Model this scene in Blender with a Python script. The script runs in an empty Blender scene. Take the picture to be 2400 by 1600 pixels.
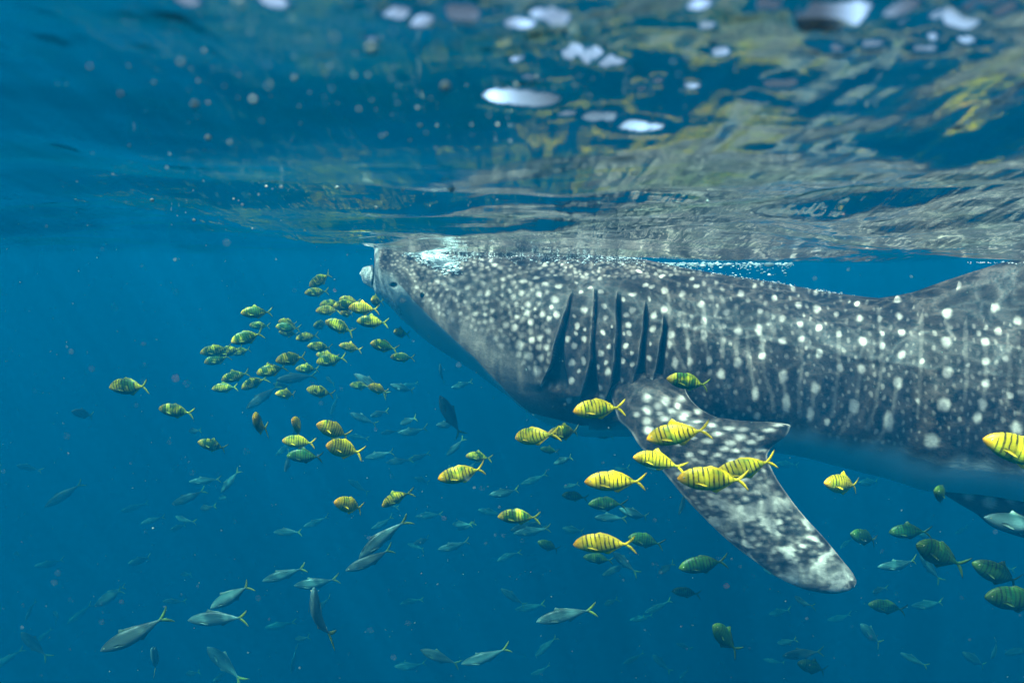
import bpy, math, random
import numpy as np
from mathutils import Vector, Matrix

random.seed(7)
rng = np.random.default_rng(11)
sc = bpy.context.scene
col = sc.collection

# ------------------------------------------------------------------ camera
CAM = np.array([0.0, 0.0, -0.12])
F = 1600.0                      # focal length in photo pixels (2400 wide)
PITCH = math.atan(188.0 / F)    # looking slightly down
cam_d = bpy.data.cameras.new('camera')
cam = bpy.data.objects.new('camera', cam_d)
col.objects.link(cam)
cam.location = CAM
cam.rotation_euler = (math.pi / 2 - PITCH, 0, 0)
cam_d.sensor_width = 36.0
cam_d.lens = 36.0 * F / 2400.0
cam_d.clip_start = 0.01
cam_d.clip_end = 500
cam_d.dof.use_dof = True
cam_d.dof.focus_distance = 2.55
cam_d.dof.aperture_fstop = 4.8
sc.camera = cam

# ------------------------------------------------------------------ world and sun
SUN_EL, SUN_AZ = math.radians(62), math.radians(215)   # azimuth clockwise from +Y: behind the camera, a little left
world = bpy.data.worlds.new('World')
sc.world = world
world.use_nodes = True
wn = world.node_tree
wn.nodes.clear()
sky = wn.nodes.new('ShaderNodeTexSky')
sky.sky_type = 'NISHITA'
sky.sun_disc = False
sky.dust_density = 6.0
sky.sun_elevation = SUN_EL
sky.sun_rotation = SUN_AZ
bg = wn.nodes.new('ShaderNodeBackground')
bg.inputs['Strength'].default_value = 0.15
wo = wn.nodes.new('ShaderNodeOutputWorld')
wn.links.new(sky.outputs[0], bg.inputs['Color'])
wn.links.new(bg.outputs[0], wo.inputs['Surface'])
sun_d = bpy.data.lights.new('sun', 'SUN')
sun_d.energy = 3.5
sun_d.angle = math.radians(0.5)
sun_d.color = (1.0, 0.955, 0.87)
sun = bpy.data.objects.new('sun', sun_d)
col.objects.link(sun)
sd = Vector((math.sin(SUN_AZ) * math.cos(SUN_EL), math.cos(SUN_AZ) * math.cos(SUN_EL), math.sin(SUN_EL)))
sun.rotation_euler = (-sd).to_track_quat('-Z', 'Y').to_euler()

sc.view_settings.view_transform = 'Standard'
sc.view_settings.look = 'None'
sc.view_settings.exposure = 0.84
sc.view_settings.gamma = 1.0
sc.view_settings.use_curve_mapping = False
sc.render.engine = 'CYCLES'
cy = sc.cycles
cy.use_denoising = True
cy.max_bounces = 8
cy.diffuse_bounces = 2
cy.glossy_bounces = 3
cy.transmission_bounces = 2
cy.volume_bounces = 1
cy.transparent_max_bounces = 12
cy.sample_clamp_indirect = 6.0
cy.caustics_reflective = True
cy.caustics_refractive = False

# ------------------------------------------------------------------ helpers
cp, sp = math.cos(PITCH), math.sin(PITCH)

def at(x, y, D):
    """the place seen at photo pixel (x, y), D metres ahead of the camera"""
    a = (x - 1200.0) / F
    b = (800.0 - y) / F
    dy = cp + b * sp
    dz = -sp + b * cp
    k = D / dy
    return np.array([a * k, D, CAM[2] + dz * k])

def to_px(P):
    """photo pixels of an (n,3) array of places"""
    Q = P - CAM
    dep = Q[:, 1] * cp - Q[:, 2] * sp
    up = Q[:, 1] * sp + Q[:, 2] * cp
    return np.stack([1200 + F * Q[:, 0] / dep, 800 - F * up / dep], 1)

def smooth(a, b, x):
    t = np.clip((x - a) / (b - a), 0, 1)
    return t * t * (3 - 2 * t)

def mesh_from(name, V, Fc, smooth_on=True):
    me = bpy.data.meshes.new(name)
    V = np.asarray(V, dtype=np.float32)
    if isinstance(Fc, np.ndarray):
        n = len(Fc); k = Fc.shape[1]
        me.vertices.add(len(V)); me.vertices.foreach_set('co', V.ravel())
        me.loops.add(n * k); me.loops.foreach_set('vertex_index', Fc.astype(np.int32).ravel())
        me.polygons.add(n)
        me.polygons.foreach_set('loop_start', np.arange(0, n * k, k, dtype=np.int32))
        me.polygons.foreach_set('loop_total', np.full(n, k, dtype=np.int32))
        me.update(calc_edges=True)
    else:
        me.from_pydata([tuple(v) for v in V.tolist()], [], Fc)
    me.polygons.foreach_set('use_smooth', [smooth_on] * len(me.polygons))
    me.update()
    return me

def obj(name, me, mat=None, parent=None, **props):
    o = bpy.data.objects.new(name, me)
    col.objects.link(o)
    if mat is not None and me is not None and not me.materials:
        me.materials.append(mat)
    if parent is not None:
        o.parent = parent
    for k, v in props.items():
        o[k] = v
    return o

def grid_faces(nu, nv, close_v=False):
    """faces of a grid with index i*nv+j"""
    i = np.arange(nu - 1)[:, None]
    j = np.arange(nv if close_v else nv - 1)[None, :]
    j2 = (j + 1) % nv
    return np.stack([i * nv + j + 0 * j2, (i + 1) * nv + j + 0 * j2, (i + 1) * nv + j2, i * nv + j2], -1).reshape(-1, 4)

def set_attr(me, name, rgb):
    a = me.attributes.new(name, 'FLOAT_COLOR', 'POINT')
    d = np.ones((len(me.vertices), 4), np.float32)
    d[:, :rgb.shape[1]] = rgb
    a.data.foreach_set('color', d.ravel())

class N:
    """small node helper"""
    def __init__(s, name):
        s.m = bpy.data.materials.new(name); s.m.use_nodes = True
        s.t = s.m.node_tree; s.t.nodes.clear()
        s.out = s.t.nodes.new('ShaderNodeOutputMaterial')
    def n(s, kind, **kw):
        x = s.t.nodes.new('ShaderNode' + kind)
        for k, v in kw.items():
            if k.startswith('_'):
                key = k[1:]
                key = int(key) if key.isdigit() else key.replace('_', ' ')
                s.put(x.inputs[key], v)
            else:
                setattr(x, k, v)
        return x
    def put(s, inp, v):
        if isinstance(v, bpy.types.NodeSocket): s.t.links.new(v, inp)
        elif isinstance(v, bpy.types.Node): s.t.links.new(v.outputs[0], inp)
        else: inp.default_value = v
    def math(s, op, a, b=0.0, c=0.0, clamp=False):
        x = s.n('Math', operation=op, use_clamp=clamp)
        s.put(x.inputs[0], a); s.put(x.inputs[1], b)
        if op in ('MULTIPLY_ADD', 'COMPARE', 'SMOOTH_MIN'): s.put(x.inputs[2], c)
        return x.outputs[0]
    def mix(s, f, a, b, blend='MIX'):
        x = s.n('Mix', data_type='RGBA', blend_type=blend)
        s.put(x.inputs[0], f); s.put(x.inputs[6], a); s.put(x.inputs[7], b)
        return x.outputs[2]
    def ramp(s, f, stops, interp='LINEAR'):
        x = s.n('ValToRGB'); x.color_ramp.interpolation = interp
        e = x.color_ramp.elements
        while len(e) < len(stops): e.new(0.5)
        for k, (p, c) in enumerate(stops):
            e[k].position = p
            e[k].color = (c, c, c, 1) if not hasattr(c, '__len__') else (*c, 1)
        s.put(x.inputs[0], f)
        return x.outputs[0]
    def maprange(s, v, a, b, c, d, kind='LINEAR'):
        x = s.n('MapRange', interpolation_type=kind)
        for k, q in enumerate((v, a, b, c, d)): s.put(x.inputs[k], q)
        return x.outputs[0]

# ------------------------------------------------------------------ the body of water (even, coloured volume)
w = N('sea_water_volume')
vol = w.n('VolumePrincipled')
SIG_S = (0.0, 0.0212, 0.0470)      # scattering per metre, red green blue
SIG_T = (0.30, 0.138, 0.148)       # scattering and absorption together
DEN = 1.0
vc = [v / DEN for v in SIG_S]
va = [(1 - (t - q) / DEN / (1 - c)) ** 2 for t, q, c in zip(SIG_T, SIG_S, vc)]
vol.inputs['Color'].default_value = (*vc, 1)
vol.inputs['Density'].default_value = DEN
vol.inputs['Absorption Color'].default_value = (*va, 1)
vol.inputs['Anisotropy'].default_value = 0.0
w.t.links.new(vol.outputs[0], w.out.inputs['Volume'])
hx, hy, hz0, hz1 = 70.0, 70.0, -50.0, 0.11
V = [(x, y, z) for z in (hz0, hz1) for (x, y) in ((-hx, -hy), (hx, -hy), (hx, hy), (-hx, hy))]
me = mesh_from('haze', V, [(3, 2, 1, 0), (4, 5, 6, 7), (0, 1, 5, 4), (1, 2, 6, 5), (2, 3, 7, 6), (3, 0, 4, 7)], False)
obj('haze', me, w.m, kind='stuff', label='blue sea water fading everything in the distance')

# ------------------------------------------------------------------ the water surface, seen from below
def spine_xy(xs):
    XP = np.array([845, 1320, 1600, 2000, 2400.])
    DP = np.array([3.95, 3.5, 3.3, 2.95, 2.55])
    return np.interp(xs, XP, DP)

# sines
NW = 56
lam = np.exp(rng.uniform(math.log(0.10), math.log(1.7), NW))
ang = rng.normal(math.pi / 2 - 0.15, 0.75, NW)
kx, ky = np.cos(ang) * 2 * math.pi / lam, np.sin(ang) * 2 * math.pi / lam
slope = 0.13 * math.sqrt(2.0 / NW) * np.where(lam < 0.25, 0.85, 1.1)
# a few longer swells running towards the camera
for k_, (l_, a_, s_) in enumerate(((.95, 1.75, .105), (.62, 1.38, .10), (.43, 1.60, .075), (1.5, 1.50, .06))):
    lam[k_] = l_; slope[k_] = s_; kx[k_] = math.cos(a_) * 2 * math.pi / l_; ky[k_] = math.sin(a_) * 2 * math.pi / l_
amp = slope * lam / (2 * math.pi)
ph = rng.uniform(0, 2 * math.pi, NW)

def ground_at(x, y, z=0.0):
    """where the line of sight through a photo pixel meets height z (above the camera)"""
    a = (x - 1200.0) / F; b = (800.0 - y) / F
    dy = cp + b * sp; dz = -sp + b * cp
    k = (z - CAM[2]) / dz
    return a * k, dy * k

# steep little wave faces through which the bright sky shows: px, py, half length, half width (m), turn, height
RIDGES = [(1555, 52, .030, .0085, -.42, .0085), (1225, 228, .030, .010, -.35, .008), (1330, 262, .010, .006, -.3, .005),
          (1415, 270, .018, .008, -.1, .006), (1492, 292, .030, .010, -.32, .008),
          (1070, 12, .009, .010, .3, .008), (950, 30, .013, .007, -.6, .006), (985, 45, .006, .005, -.4, .005),
          (1180, 100, .007, .008, -1.0, .006), (1205, 135, .008, .006, -.7, .005), (1222, 55, .009, .005, -.5, .005),
          (1960, 15, .016, .012, .2, .010), (2060, 20, .022, .014, .1, .012), (2110, 45, .020, .012, -.3, .010),
          (2170, 75, .009, .010, .9, .007), (2185, 110, .012, .008, .3, .007), (2250, 92, .010, .007, .5, .006),
          (2040, 103, .009, .006, .3, .005), (1830, 192, .013, .008, .4, .006), (1775, 226, .010, .006, -.2, .005),
          (1640, 10, .006, .006, 0, .005), (1745, 14, .006, .007, 0, .005), (1790, 8, .008, .006, 0, .005),
          (1300, 100, .008, .004, -.5, .004), (1345, 118, .012, .0045, -.35, .0045), (1385, 128, .013, .005, -.3, .005),
          (1430, 142, .011, .005, -.35, .0045), (1365, 12, .008, .008, -.8, .006), (640, 2, .006, .005, 0, .005),
          (438, 0, .006, .004, 0, .004), (942, 182, .004, .004, 0, .003), (1540, 186, .005, .005, 0, .004),
          (1620, 200, .006, .004, 0, .004), (1100, 70, .006, .006, .4, .005), (1310, 40, .006, .006, 0, .005), (1500, 205, .007, .005, -.3, .004), (1690, 120, .006, .005, .2, .004),
          (2300, 130, .008, .006, .2, .005), (2010, 60, .012, .008, .2, .007), (1240, 180, .008, .005, -.6, .004), (1660, 60, .006, .005, .1, .004), (1420, 70, .005, .005, 0, .004), (870, 90, .005, .005, 0, .004)]

_r = random.Random(5)
for _ in range(34):
    RIDGES.append((_r.choice((_r.uniform(1050, 2380), _r.uniform(1850, 2350))), abs(_r.gauss(0, 55)), _r.uniform(.004, .011), _r.uniform(.004, .007), _r.uniform(-.5, .3), _r.uniform(.003, .0055)))
for _ in range(14):
    t_ = _r.random(); RIDGES.append((1290 + 170 * t_, 96 + 54 * t_ + _r.gauss(0, 4), .004, .0035, -.3, .004))

def base_height(X, Y):
    R = np.hypot(X, Y)
    h = np.zeros_like(X)
    damp = 1.0 / (1.0 + (R / 15.0) ** 2)
    left = smooth(0.15, -1.0, X / np.maximum(Y, 0.2))        # calmer towards the left
    calm = 1.0 - 0.35 * left
    near = smooth(0.0, 0.5, R) * 0.5 + 0.5
    for i in range(NW):
        p = kx[i] * X + ky[i] * Y + ph[i]
        s = np.sin(p)
        h += amp[i] * (s - 0.25 * np.cos(2 * p)) * (1.0 if lam[i] > .5 else calm)
    h *= damp * near
    h = np.where((R < 1.2) & (h < -0.06), -0.06 + 0.2 * (h + 0.06), h)
    # the trough that runs along the shark's back
    ax = np.array([at(x, 600, d)[:2] for x, d in ((700, 4.05), (850, 3.95), (1050, 3.75), (1320, 3.5), (1600, 3.3), (2000, 2.95), (2400, 2.55))] + [[2.6, 2.2], [4.2, 1.95]])
    lv = np.array([0.0, 0.006, -0.070, -0.096, -0.110, -0.116, -0.116, -0.08, 0.0])
    best = np.full(X.shape, 1e9); lev = np.zeros_like(X)
    for k in range(len(ax) - 1):
        d = ax[k + 1] - ax[k]; L2 = d @ d
        t = np.clip(((X - ax[k, 0]) * d[0] + (Y - ax[k, 1]) * d[1]) / L2, 0, 1)
        dist = np.hypot(X - ax[k, 0] - t * d[0], Y - ax[k, 1] - t * d[1])
        m = dist < best
        best = np.where(m, dist, best); lev = np.where(m, lv[k] + t * (lv[k + 1] - lv[k]), lev)
    g = np.exp(-(best / 0.75) ** 2)
    h = h * (1 - 0.62 * g) + lev * g
    # wake ripples running along the flank and curving round the snout
    ph_ = 27 * np.log(1 + 2 * best) + 0.9 * np.sin(1.7 * X + 1.1 * Y) + 0.6 * np.sin(3.9 * X - 2.3 * Y)
    kk = 54 / (1 + 2 * best)
    am = (0.55 + 0.45 * np.sin(2.3 * X - 1.2 * Y + .7)) * smooth(.12, .4, best) * smooth(3.0, 1.6, best)
    h += 0.15 / kk * (np.sin(ph_) + .25 * np.cos(2 * ph_)) * am * near
    return h

def height(X, Y):
    h = base_height(X, Y)
    for (px, py, la, wb, tu, hh) in RIDGES:
        gx, gy = ground_at(px, py)
        if la < .022 and py < 60: la, wb, hh = la * 1.15, wb * 1.2, hh * 1.5
        ux, uy = gx / math.hypot(gx, gy), gy / math.hypot(gx, gy); sl_ = -CAM[2] / math.hypot(gx, gy)
        rr = np.linspace(0.12, 4.0, 1500)
        hit = np.nonzero(CAM[2] + sl_ * rr > base_height(ux * rr, uy * rr))[0]
        if len(hit): gx, gy = ux * rr[hit[0]], uy * rr[hit[0]]
        c, s = math.cos(-tu), math.sin(-tu)
        dx, dyy = X - gx, Y - gy
        u = (dx * c + dyy * s) / la; v = (-dx * s + dyy * c) / wb
        q = np.exp(-(u ** 4) - v * v)
        h += hh * 0.85 * q * (-v)
    return h

na_in, na_out = 820, 120
azi = np.concatenate([np.radians(np.linspace(-46, 46, na_in, endpoint=False)), np.radians(np.linspace(46, 314, na_out, endpoint=False))])
steps = [0.012, 0.05, 0.09, 0.13]
while steps[-1] < 62:
    r_ = steps[-1]
    steps.append(r_ * (1.02 if r_ < .22 else 1.0062 if r_ < .75 else 1.011 if r_ < 8 else 1.03))
rad = np.array(steps)
A, R_ = np.meshgrid(azi, rad)
SX, SY = np.sin(A) * R_, np.cos(A) * R_
SZ = height(SX, SY)
SZ = SZ * smooth(0.0, 0.2, R_)
nu, nv = SX.shape
Fc = grid_faces(nu, nv, True)[:, ::-1]
me = mesh_from('water_surface', np.stack([SX, SY, SZ], -1).reshape(-1, 3), Fc)

s = N('water_surface')
geo = s.n('NewGeometry')
mp = s.n('Mapping', _Vector=geo.outputs['Position'], _Scale=(1, 1, 0.0))
mp1 = s.n('Mapping', _Vector=geo.outputs['Position'], _Scale=(.5, 1.2, 0.0))
nz1 = s.n('TexNoise', _Vector=mp1, _Scale=14.0, _Detail=1.6, _Roughness=0.55)
mp2 = s.n('Mapping', _Vector=geo.outputs['Position'], _Scale=(17.0, 48.0, 0.0))
nz2 = s.n('TexNoise', _Vector=mp2, _Scale=1.0, _Detail=5.0, _Roughness=0.6)
b1 = s.n('Bump', _Strength=1.0, _Distance=0.0045, _Height=nz1.outputs[0])
mp3 = s.n('Mapping', _Vector=geo.outputs['Position'], _Scale=(21.0, 4.6, 0.0))
nz3 = s.n('TexNoise', _Vector=mp3, _Scale=1.0, _Detail=1.8, _Roughness=0.5)
b3 = s.n('Bump', _Strength=1.0, _Distance=0.0085, _Height=nz3.outputs[0], _Normal=b1)
b2 = s.n('Bump', _Strength=1.0, _Distance=0.0010, _Height=nz2.outputs[0], _Normal=b3)
# caustics painted into the transparent colour: a bright net that patterns the transmitted sunlight
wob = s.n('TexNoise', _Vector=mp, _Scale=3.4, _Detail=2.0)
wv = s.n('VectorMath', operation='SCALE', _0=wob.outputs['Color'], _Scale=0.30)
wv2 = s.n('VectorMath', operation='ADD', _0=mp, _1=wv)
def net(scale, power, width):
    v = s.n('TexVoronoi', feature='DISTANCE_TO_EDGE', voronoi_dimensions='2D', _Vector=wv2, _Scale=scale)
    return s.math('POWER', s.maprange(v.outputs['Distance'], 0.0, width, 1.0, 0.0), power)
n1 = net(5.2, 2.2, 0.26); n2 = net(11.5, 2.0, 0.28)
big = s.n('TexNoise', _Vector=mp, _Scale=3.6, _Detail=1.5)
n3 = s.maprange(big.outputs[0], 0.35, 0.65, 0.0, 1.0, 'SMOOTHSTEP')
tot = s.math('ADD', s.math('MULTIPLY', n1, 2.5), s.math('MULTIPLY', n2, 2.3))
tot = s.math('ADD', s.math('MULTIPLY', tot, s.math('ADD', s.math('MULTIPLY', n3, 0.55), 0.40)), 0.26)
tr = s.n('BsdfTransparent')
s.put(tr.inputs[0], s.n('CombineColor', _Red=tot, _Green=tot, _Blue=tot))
film = s.n('TexNoise', _Vector=mp1, _Scale=3.2, _Detail=5.0, _Roughness=.65)
refl_tint_c = s.mix(s.ramp(film.outputs[0], [(.47, 0.0), (.66, 1.0)]), (1, 1, 1, 1), (0.85, 1.0, 0.84, 1))  # patchy green reflection tint painted into the glossy colour
gl = s.n('BsdfGlossy', _Roughness=0.0, _Color=refl_tint_c, _Normal=b2)
fr = s.n('Fresnel', _IOR=1.333, _Normal=b2)
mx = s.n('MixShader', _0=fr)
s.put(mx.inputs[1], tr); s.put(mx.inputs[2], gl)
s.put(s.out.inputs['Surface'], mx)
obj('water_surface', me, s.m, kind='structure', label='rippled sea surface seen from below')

# ------------------------------------------------------------------ the whale shark
# outline of its side in the photo: x, top, bottom, distance, half width in metres
OUT = np.array([
    (847, 634, 648, 3.97, .03), (850, 629, 660, 3.97, .06), (857, 625, 667, 3.96, .09), (868, 622, 674, 3.95, .12),
    (877, 620, 682, 3.94, .14), (879, 584, 688, 3.93, .22), (882, 574, 692, 3.93, .24), (892, 569, 700, 3.92, .27),
    (910, 567, 716, 3.90, .31), (935, 568, 742, 3.88, .35), (970, 572, 775, 3.85, .38), (1000, 577, 800, 3.82, .40),
    (1050, 586, 833, 3.77, .42), (1100, 592, 864, 3.72, .435), (1200, 597, 935, 3.62, .45), (1300, 600, 996, 3.52, .46),
    (1400, 602, 1016, 3.44, .46), (1500, 608, 1016, 3.37, .455), (1560, 620, 1018, 3.33, .45), (1650, 638, 1026, 3.26, .44),
    (1800, 661, 1048, 3.12, .42), (1900, 679, 1064, 3.04, .405), (1980, 692, 1082, 2.97, .40), (2030, 698, 1093, 2.92, .395),
    (2100, 703, 1110, 2.85, .385), (2200, 712, 1142, 2.75, .37), (2300, 722, 1158, 2.65, .35), (2400, 732, 1168, 2.55, .33)])
xs_st = np.concatenate([np.linspace(847, 900, 70), np.linspace(901.2, 1285, 250), np.linspace(1286, 1600, 330), np.linspace(1602, 2400, 330)])
def pch(xq, xp, yp):
    """smooth monotone interpolation"""
    h = np.diff(xp); d = np.diff(yp) / h
    m = np.zeros(len(xp)); m[0], m[-1] = d[0], d[-1]
    for i in range(1, len(xp) - 1):
        m[i] = 0 if d[i - 1] * d[i] <= 0 else 3 * (h[i - 1] + h[i]) / ((2 * h[i] + h[i - 1]) / d[i - 1] + (h[i] + 2 * h[i - 1]) / d[i])
    i = np.clip(np.searchsorted(xp, xq) - 1, 0, len(h) - 1)
    t = (xq - xp[i]) / h[i]
    return ((1 + 2 * t) * (1 - t) ** 2) * yp[i] + t * (1 - t) ** 2 * h[i] * m[i] + t * t * (3 - 2 * t) * yp[i + 1] + t * t * (t - 1) * h[i] * m[i + 1]

top_px, bot_px, dst, hw = [pch(xs_st, OUT[:, 0], OUT[:, k]) for k in (1, 2, 3, 4)]
Ptop = np.array([at(x, y, d) for x, y, d in zip(xs_st, top_px, dst)])
Pbot = np.array([at(x, y, d) for x, y, d in zip(xs_st, bot_px, dst)])
mid = (Ptop + Pbot) / 2; hh = (Ptop[:, 2] - Pbot[:, 2]) / 2
# the tail half, outside the picture
tail = np.array([  # x, y, z, half height, half width
    (2.40, 2.22, -.60, .325, .28), (2.95, 2.02, -.57, .25, .21), (3.45, 1.93, -.53, .17, .14), (3.95, 1.92, -.49, .10, .09), (4.3, 1.96, -.46, .065, .05), (4.5, 2.0, -.44, .03, .015)])
last = np.array([mid[-1][0], mid[-1][1], mid[-1][2], hh[-1], hw[-1]])
prev = np.array([mid[-120][0], mid[-120][1], mid[-120][2], hh[-120], hw[-120]])
tp = np.vstack([prev, last, tail]); tt = np.concatenate([[0], np.cumsum(np.hypot(np.diff(tp[:, 0]), np.diff(tp[:, 1])))])
tq = np.linspace(tt[1], tt[-1], 121)[1:]
ext = np.stack([pch(tq, tt, tp[:, k]) for k in range(5)], 1)
mid = np.vstack([mid, ext[:, :3]]); hh = np.concatenate([hh, ext[:, 3]]); hw = np.concatenate([hw, ext[:, 4]])
S = len(mid)
arc = np.concatenate([[0], np.cumsum(np.hypot(np.diff(mid[:, 0]), np.diff(mid[:, 1])))])
# heading, smoothed
tx, ty = np.gradient(mid[:, 0], arc), np.gradient(mid[:, 1], arc)
kern = np.ones(61) / 61
tx = np.convolve(np.pad(tx, 30, 'edge'), kern, 'valid'); ty = np.convolve(np.pad(ty, 30, 'edge'), kern, 'valid')
ln = np.hypot(tx, ty); tx, ty = tx / ln, ty / ln
side = np.stack([ty, -tx, 0 * tx], 1)         # towards the camera
side[side[:, 1] > 0] *= -1
# the head is turned broadside
tocam = -mid[:, :2] / np.linalg.norm(mid[:, :2], axis=1, keepdims=True)
wv_ = np.ones(S); wv_[:len(xs_st)] = smooth(900, 1300, xs_st)
side[:, :2] = side[:, :2] * wv_[:, None] + tocam * (1 - wv_)[:, None]
side /= np.linalg.norm(side, axis=1, keepdims=True)
NT, NF = 250, 90
th = np.concatenate([np.linspace(0, math.pi, NT, endpoint=False), math.pi + np.linspace(0, math.pi, NF, endpoint=False)])
T = len(th)
TH = np.tile(th, (S, 1)); ARC = np.repeat(arc[:, None], T, 1)
ct, st = np.cos(TH), np.sin(TH)
# dorsal fin as a ridge growing out of the back
s0 = np.interp(2045, xs_st, arc[:len(xs_st)])
ds = ARC - s0
fin = 0.0 * ds
ridge_h = pch(np.clip(ds[:, 0], 0, 1.55), np.array([0, .11, .23, .36, .43, .61, .90, 1.05, 1.12, 1.2, 1.55]), np.array([0, .03, .088, .15, .18, .235, .29, .28, .18, .03, 0.]))
Rg = np.repeat(ridge_h[:, None], T, 1)
thn = np.minimum(TH, 2 * math.pi - TH)
sig = 0.30 - 0.12 * smooth(0.25, 1.0, ds)
prof = np.exp(-(thn / sig) ** 2)
offz = hh[:, None] * ct + Rg * prof
offy = hw[:, None] * np.sign(st) * np.abs(st) ** 0.92
# the throat turns in sharply under the cheek
BX = [847, 879, 900, 945, 978, 1030, 1093, 1183, 1246, 1300, 1400, 1600, 1800, 2000, 2200, 2400]
BY = [612, 668, 650, 671, 704, 741, 778, 836, 900, 978, 1008, 1000, 1010, 1040, 1085, 1105]
nst = len(xs_st)
zb = np.full(S, -9.0)
zb[:nst] = [at(x, np.interp(x, BX, BY) - 2, d - h * .85)[2] for x, d, h in zip(xs_st, dst, hw[:nst])]
zrel = mid[:, 2:3] + offz
zbot = (mid[:, 2] - hh)[:, None]
tk = np.clip((zb[:, None] - zrel) / np.maximum(zb[:, None] - zbot, 1e-3), 0, 1)
wk = np.zeros(S); wk[:nst] = smooth(925, 975, xs_st) * smooth(1420, 1290, xs_st)
cb = np.clip((zb - mid[:, 2]) / hh, -1, 1)
wb_ = hw * np.sqrt(1 - cb ** 2) ** .92
tuck = np.sign(st) * (wb_[:, None] * (1 - tk ** 1.35))
offy = np.where(tk > 0, offy * (1 - wk[:, None]) + tuck * wk[:, None], offy)
# lengthwise ridges of the flank
gate = smooth(1.15, 1.8, ARC) * smooth(3.9, 3.3, ARC)
bulge = gate * (0.0035 * np.exp(-((thn - 0.80) / 0.035) ** 2) + 0.003 * np.exp(-((thn - 1.14) / 0.03) ** 2))
# slow unevenness
bulge += 0.004 * np.sin(ARC * 9 + 3 * np.cos(thn * 2)) * np.sin(thn * 3)
nrm = np.stack([st * side[:, 0:1], st * side[:, 1:2], ct], -1)
P = mid[:, None, :] + side[:, None, :] * offy[..., None] + np.array([0, 0, 1.0]) * offz[..., None]
P = P + nrm * bulge[..., None]
near_cols = TH <= math.pi
px = to_px(P.reshape(-1, 3)).reshape(S, T, 2)

# gill slits in photo pixels: rows y, left edge, right edge
def zz(pts):
    return np.array([(1200 + x / 3.36, 600 + y / 3.36) for x, y in pts])
GILLS = [
    (zz([(480, 272), (450, 330), (430, 430), (390, 560), (345, 720), (318, 850), (255, 985), (235, 1060)]),
     zz([(484, 272), (468, 330), (442, 470), (415, 600), (402, 720), (410, 850), (430, 950), (450, 1060)])),
    (zz([(652, 243), (645, 450), (635, 650), (625, 820), (600, 950), (540, 1120), (530, 1150)]),
     zz([(667, 243), (663, 450), (648, 650), (655, 820), (665, 950), (682, 1060), (690, 1150)])),
    (zz([(838, 268), (820, 360), (828, 500), (825, 700), (812, 850), (790, 1000), (740, 1130), (735, 1170)]),
     zz([(858, 268), (850, 400), (852, 600), (850, 800), (850, 1000), (850, 1100), (855, 1170)])),
    (zz([(1052, 343), (1040, 500), (1025, 680), (1000, 850), (960, 1000), (935, 1110)]),
     zz([(1057, 343), (1070, 500), (1050, 650), (1045, 850), (1052, 1000), (1060, 1110)])),
    (zz([(1200, 458), (1185, 600), (1165, 750), (1140, 900), (1108, 1030)]),
     zz([(1202, 458), (1220, 570), (1205, 700), (1190, 850), (1178, 960), (1170, 1030)]))]
rimg = np.zeros((S, T)); gillmask = np.zeros((S, T)); disp = np.zeros((S, T))
PX, PY = px[..., 0], px[..., 1]
for Lc, Rc in GILLS:
    y0, y1 = Lc[0, 1], Lc[-1, 1]
    yin = smooth(y0 - 1, y0 + 8, PY) * smooth(y1 + 4, y1 - 25, PY)
    xl = np.interp(PY, Lc[:, 1], Lc[:, 0]) + 1.2 * np.sin(PY / 11.0) * 0.6
    xr = np.interp(PY, Rc[:, 1], Rc[:, 0])
    xl = xl - 1.2; xr = xr + 1.5
    inside = smooth(xl - 0.8, xl + 0.8, PX) * smooth(xr + 3.5, xr - 2.5, PX) * yin
    rimg = np.maximum(rimg, np.exp(-np.clip(xl - PX, 0, 99) / 2.2) * (PX <= xl) * yin * .30)
    ramp = np.clip((xr - PX) / np.maximum(xr - xl, 2), 0, 1) ** 0.7
    disp -= inside * (0.012 + 0.045 * ramp) * smooth(y0, y0 + 60, PY)
    disp += 0.026 * np.exp(-np.clip(xl - PX, 0, 999) / 22.0) * (PX <= xl) * yin * smooth(y0, y0 + 120, PY)
    gillmask = np.maximum(gillmask, inside)  # gaps coloured dark: dark membrane plus painted recess shadow
# mirror the near side onto the far side
idx_far = np.clip(np.searchsorted(th[:NT], 2 * math.pi - th[NT:]), 0, NT - 1)
def mirror(a):
    a[:, NT:] = a[:, idx_far]
    return a
rimg = mirror(rimg); disp = mirror(disp); gillmask = mirror(gillmask)
P = P + nrm * disp[..., None]

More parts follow.
